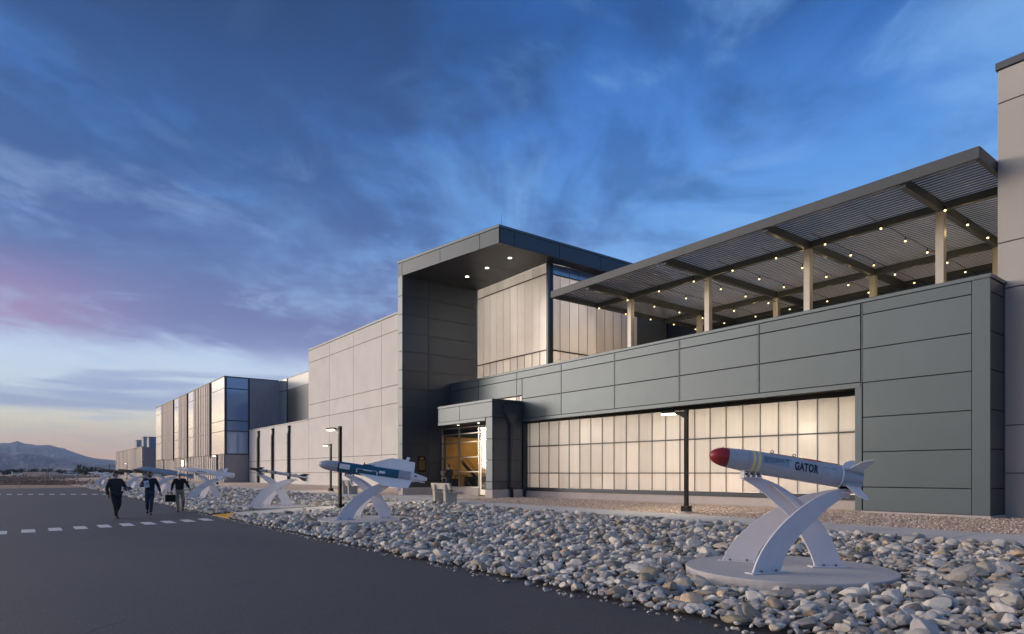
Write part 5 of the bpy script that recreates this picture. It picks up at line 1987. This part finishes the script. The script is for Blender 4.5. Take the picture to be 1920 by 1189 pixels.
f3 = facing(P3[0], P3[1], 0, 0)
bg = thing('briefcase', 'black soft briefcase hanging from the right hand of the man in the white cap', 'bag', local_to_world(P3, f3, (.36, .12, .84)), rot=(0, 0, f3 + rad(8)))
MB().box(-.21, .21, -.07, .07, -.38, -.07).build('body', M_black, bg, bevel=.03)
g = MB()
g.tube([(-.09, 0, -.07), (-.08, 0, .0), (0, 0, .02), (.08, 0, .0), (.09, 0, -.07)], .011, 6)
g.build('handle', M_black, bg)
MB().box(-.16, .16, .071, .085, -.33, -.16).build('pocket', M_black, bg, bevel=.004)
f2 = facing(P2[0], P2[1], 0, 0)
pp = thing('paper_bundle', 'bundle of white papers held against the chest of the bearded man', 'papers', local_to_world(P2, f2, (.12, .30, 1.28)), rot=(rad(14), rad(10), f2))
for k in range(4):
    o = MB().box(-.085, .085, k * .004, k * .004 + .002, -.15, .13).build('paper_sheet', mat('paper_white', (.62, .63, .68), .8) if k == 0 else MATS['paper_white'], pp)
    o.rotation_euler = (0, rad(3 * k - 4), 0)
f1 = facing(P1[0], P1[1], 0, 12)
tb_ = thing('folded_jacket', 'dark grey folded notebook held in the bent left arm of the leftmost walker', 'notebook', local_to_world(P1, f1, (-.30, .30, 1.12)), rot=(rad(60), rad(12), f1))
tb_.name = 'notebook'
MB().box(-.16, .12, -.012, .012, -.10, .11).build('cover', mat('grey_notebook', (.08, .085, .09), .6), tb_, bevel=.006)
MB().box(-.155, .115, -.008, .008, -.104, .105).build('pages', MATS['paper_white'], tb_)

# ------------------------------------------------------------------ far left: fence, vehicles, trees, hangars
fn_ = thing('chain_fence', 'thin wire fence with slim posts at the far end of the asphalt', 'fence', (-91.6, 0, 0), world_coords=True)
y = 5.7
k = 0
post_me = MB().tube([(0, 0, -.05), (0, 0, 1.95)], .028, 6).mesh('post', mat('galvanised_post', (.30, .29, .27), .5, .2))
while y > -60 and k < 60:
    o = link('post', post_me, fn_)
    o.location = (-91.6, y, 0)
    y -= 2.3 if k % 3 else 3.1
    k += 1
for z in (.7, 1.3, 1.9):
    MB().tube([(-91.6, 5.7, z), (-91.6, -60, z)], .003, 4).build('wire', M_trim, fn_)


def ray_at(px, dist):
    a = (px - 960) / 1212
    return (float((FWD[0] + a * RGT[0]) * dist), float((FWD[1] + a * RGT[1]) * dist))


M_vw = mat('white_vehicle_paint', (.75, .74, .74), .3)
M_vg = mat('tan_vehicle_paint', (.55, .42, .36), .35)
M_tyre = mat('tyre_rubber', (.02, .02, .02), .8)


def vehicle(px, dist, L, H_, m_, label, cab=True, grp=None):
    x, y = ray_at(px, dist)
    a = math.atan2(RGT[1], RGT[0])
    t_ = thing('parked_van' if L < 7 else 'box_trailer', label, 'van' if L < 7 else 'trailer', (x, y, -.03), grp, rot=(0, 0, a + random.uniform(-.15, .15)))
    g = MB()
    w = 1.0
    if cab:
        g.plate([(-L / 2, .45), (L / 2, .45), (L / 2, 1.15), (L / 2 - .9, 1.25), (L / 2 - 1.6, H_), (-L / 2, H_)], lambda p_, q_, s_: (p_, s_, q_), 2 * w)
    else:
        g.box(-L / 2, L / 2, -w, w, .9, H_)
    bd = g.build('body', m_, t_, bevel=.05)
    if cab:
        for s_ in (-1, 1):
            MB().box(-L / 2 + .5, L / 2 - 1.7, s_ * w - .015, s_ * w + .015, 1.25, H_ - .2).build('window', M_darkglass, t_)
    for xx in (-L / 2 + .9, L / 2 - .9):
        for s_ in (-1, 1):
            MB().tube([(xx, s_ * (w - .22), .36), (xx, s_ * (w + .02), .36)], .36, 12).build('wheel', M_tyre, t_)
    return t_


VG = 'vehicles parked beyond the field'
for (px, L, H_, m_, lb) in (
        (34, 5.0, 1.9, M_vw, 'white van parked beyond the brown field, leftmost of all'),
        (66, 13.0, 2.5, M_vg, 'long pale pinkish trailer parked beyond the field, left one of the two trailers'),
        (91, 9.5, 2.5, M_vg, 'shorter pale pinkish trailer parked beyond the field, right one of the two trailers'),
        (103, 4.6, 2.0, M_vw, 'bright white van touching the right end of the second trailer'),
        (111, 4.6, 1.7, M_vw, 'white van between two small gaps, fourth vehicle from the right end'),
        (119, 5.0, 1.6, M_vg, 'reddish van, third vehicle from the right end of the far row'),
        (130, 4.8, 2.0, M_vw, 'pale van, second vehicle from the right end of the far row'),
        (139, 4.6, 2.1, M_vw, 'pale van at the right end of the far row, next to the dark trees')):
    vehicle(px, 420, L * 1.25, H_, m_, lb, L < 7, VG)
# long low white hangar behind the row
x, y = ray_at(125, 900)
hg = thing('distant_hangar', 'long low white building far away above the parked vehicles', 'building', (x, y, 0), rot=(0, 0, math.atan2(RGT[1], RGT[0])))
MB().box(-9, 9, -5, 5, 5.6, 8.0).build('roof', M_vw, hg)
MB().box(-8.6, 8.6, -4.6, 4.6, 0, 5.6).build('wall', M_ribdark, hg)

M_leaf = []
for i, c in enumerate(((.020, .032, .022), (.030, .042, .028), (.040, .046, .034))):
    M_leaf.append(mat('foliage_%s' % ('dark', 'mid', 'pale')[i], c, .8, 0, .4, .6))
M_bark = mat('bark', (.06, .045, .035), .9)


def tree(px, dist, h, w, label, i):
    x, y = ray_at(px, dist)
    t_ = thing('bushy_tree', label, 'tree', (x, y, -.03), 'dark trees beyond the field')
    g = MB()
    g.tube([(0, 0, 0), (random.uniform(-.1, .1), 0, h * .3), (random.uniform(-.2, .2), .1, h * .62)], [.16, .11, .05], 6)
    for q in range(4):
        a = q * 1.6
        g.tube([(0, 0, h * .25), (math.cos(a) * w * .3, math.sin(a) * w * .3, h * .6)], [.07, .03], 5)
    g.build('trunk', M_bark, t_)
    g = MB()
    n = 420
    cl = [(random.uniform(-.55, .55) * w, random.uniform(-.4, .4) * w, random.uniform(.30, .86) * h, random.uniform(.16, .34)) for _ in range(11)]
    for _ in range(n):
        c = random.choice(cl)
        d = Vector((random.gauss(0, 1), random.gauss(0, 1), random.gauss(0, 1))).normalized() * (random.random() ** .4)
        p_ = Vector((c[0] + d.x * c[3] * w, c[1] + d.y * c[3] * w, max(.12, c[2] + d.z * c[3] * h * .8)))
        s_ = random.uniform(.12, .30) * max(1, w / 5)
        u = Vector((random.gauss(0, 1), random.gauss(0, 1), random.gauss(0, 1))).normalized()
        v_ = u.orthogonal().normalized()
        w2 = u.cross(v_)
        g.add([p_ + v_ * s_, p_ + w2 * s_ * .7, p_ - v_ * s_, p_ - w2 * s_ * .7], [(0, 1, 2, 3)])
    stuff(g.build('crown', M_leaf[i % 3], t_))
    return t_


TR = [(6, 3.6, 7), (20, 4.6, 8), (33, 5.2, 7), (38, 4.4, 5), (50, 3.8, 6), (58, 5.0, 6), (70, 5.4, 7), (82, 5.2, 6), (92, 6.0, 6), (104, 3.6, 6), (114, 5.2, 7)]
for i, (px, h, w) in enumerate(TR):
    tree(px, 440, h, w, 'low dark bushy tree on the far field edge, %s' % (
        'at the very left', 'second from the left edge', 'above the leftmost white van', 'right of the leftmost van', 'left of the long pale trailer',
        'over the long trailer left end', 'over the long trailer middle', 'over the gap between the trailers', 'tallest, above the shorter trailer',
        'under the far white hangar left end', 'under the far white hangar middle')[i], i)
for i, (px, d_, h, w) in enumerate(((145, 330, 4.6, 5), (153, 320, 6.6, 5), (160, 310, 5.2, 6), (169, 300, 5.0, 6), (178, 290, 4.6, 6), (187, 285, 4.4, 6), (197, 280, 4.2, 6), (207, 270, 4.0, 5))):
    tree(px, d_, h, w, 'dark tree in the clump beyond the farthest missiles, %s' % (
        'at its left end', 'tallest and spiky', 'third from its left end', 'fourth from its left end', 'middle of the clump', 'third from its right end', 'second from its right end',
        'at its right end')[i], i + 1)

# low tufts in the field
g = MB()
for _ in range(5000):
    d_ = 96 + 260 * random.random() ** 1.6
    px = random.uniform(-260, 240)
    x, y = ray_at(px, d_)
    if x > -93:
        continue
    s_ = random.uniform(.10, .34)
    a = random.uniform(0, 3.14)
    c, q = math.cos(a) * s_, math.sin(a) * s_
    g.add([(x - c, y - q, -.03), (x + c, y + q, -.03), (x + c * .6, y + q * .6, s_ * .9), (x - c * .5, y - q * .4, s_ * 1.1)], [(0, 1, 2, 3)])
    g.add([(x + q, y - c, -.03), (x - q, y + c, -.03), (x - q * .6, y + c * .6, s_ * .8), (x + q * .5, y - c * .4, s_ * 1.0)], [(0, 1, 2, 3)])
stuff(tag(g.build('dry_scrub', mat('dry_scrub_leaves', (.40, .27, .19), .9, 0, .5, .08)), 'low dry brown scrub covering the field behind the fence', 'scrub'))

# ------------------------------------------------------------------ mountains
RIDGE_FAR = [(-260, 800), (-160, 812), (-80, 822), (0, 830.8), (18, 831), (32, 826.7), (45, 831.5), (70, 835), (91, 834), (103, 837), (121, 841), (139, 847), (157, 853.5), (176, 859), (194, 861), (216, 863.5), (260, 868), (320, 866), (420, 870), (600, 866), (900, 872)]
RIDGE_NEAR = [(-260, 846), (-120, 852), (0, 848), (18, 850), (45, 847), (70, 850), (91, 856), (115, 859), (151, 865), (188, 868), (216, 870), (300, 874), (500, 877), (900, 880)]


def vnoise(x, y, seed):
    r_ = np.random.default_rng(seed)
    tot = np.zeros_like(x)
    amp = 1
    for o_ in range(7):
        n_ = 6
        for _ in range(n_):
            a = r_.uniform(0, 2 * math.pi)
            f_ = 2.0 ** o_ * r_.uniform(.7, 1.4)
            tot += amp / n_ * np.sin((x * math.cos(a) + y * math.sin(a)) * f_ + r_.uniform(0, 6.28))
        amp *= .56
    return tot


def mountain(ridge, d0, d1, d2, name, m_, seed):
    pxs = np.linspace(-260, 900, 760)
    ds = np.r_[np.linspace(d0, d1, 46), np.linspace(d1, d2, 10)[1:]]
    PX, D = np.meshgrid(pxs, ds)
    rz = np.interp(PX, [r[0] for r in ridge], [r[1] for r in ridge])
    hgt = (887.3 - rz) / 1212 * d1
    s_ = np.clip((D - d0) / (d1 - d0), 0, 1)
    back = np.clip((d2 - D) / (d2 - d1), 0, 1)
    prof_ = np.where(D <= d1, .30 * s_ + .70 * s_ ** 1.9, back)
    A_ = (PX - 960) / 1212
    X_ = (FWD[0] + A_ * RGT[0]) * D
    Y_ = (FWD[1] + A_ * RGT[1]) * D
    nz = vnoise(X_ / d1 * 26, Y_ / d1 * 26, seed)
    rid = 1 - 2.2 * np.abs(nz)
    # gullies on the flanks, fading at the crest so the skyline keeps its shape
    fade = np.sin(np.clip(s_, 0, 1) * math.pi) ** .8
    Z_ = hgt * (prof_ + .30 * fade * rid) + hgt * .028 * vnoise(X_ / d1 * 120, Y_ / d1 * 120, seed + 1)
    Z_ = np.where(D == ds[0], -5, Z_)
    nr, nc = PX.shape
    V_ = np.stack([X_, Y_, Z_], -1).reshape(-1, 3)
    i_ = np.arange(nr - 1)[:, None] * nc + np.arange(nc - 1)[None]
    F_ = np.stack([i_, i_ + 1, i_ + nc + 1, i_ + nc], -1).reshape(-1, 4)
    me = bpy.data.meshes.new(name)
    me.from_pydata(V_.tolist(), [], F_.tolist())
    me.materials.append(m_)
    me.polygons.foreach_set('use_smooth', [True] * len(me.polygons))
    me.update()
    return struct(link(name, me))


M_mt = ground_mat('hazy_mountain_rock', (.050, .062, .100), (.17, .155, .19), .0035, .95, .3, .01)  # part of the blue haze and gully shading put into the rock colours
mountain(RIDGE_FAR, 6000, 9000, 11000, 'mountains', M_mt, 3)
mountain(RIDGE_NEAR, 3200, 5200, 5900, 'hills', M_mt, 8)

# air between here and the mountains
HAZE = True
if HAZE:
    hz_m = bpy.data.materials.new('haze_air')
    hz_m.use_nodes = True
    t = NT(hz_m.node_tree)
    vol = t.n('ShaderNodeVolumePrincipled', ins={'Color': (.60, .76, 1.0, 1), 'Density': 7e-5, 'Anisotropy': 0.0})
    out = t.n('ShaderNodeOutputMaterial')
    t.t.links.new(vol.outputs[0], out.inputs['Volume'])
    g = MB().box(-15000, 13000, -13000, 13000, -8, 720)
    stuff(tag(g.build('haze', hz_m), 'thin bluish evening haze in front of the mountains', 'haze'))

for o in bpy.data.objects:
    if o.get('label') and len(o['label'].split()) > 16:
        print('LONG', o['label'])
    if o.get('_w') is not None:
        del o['_w']
bpy.context.view_layer.update()
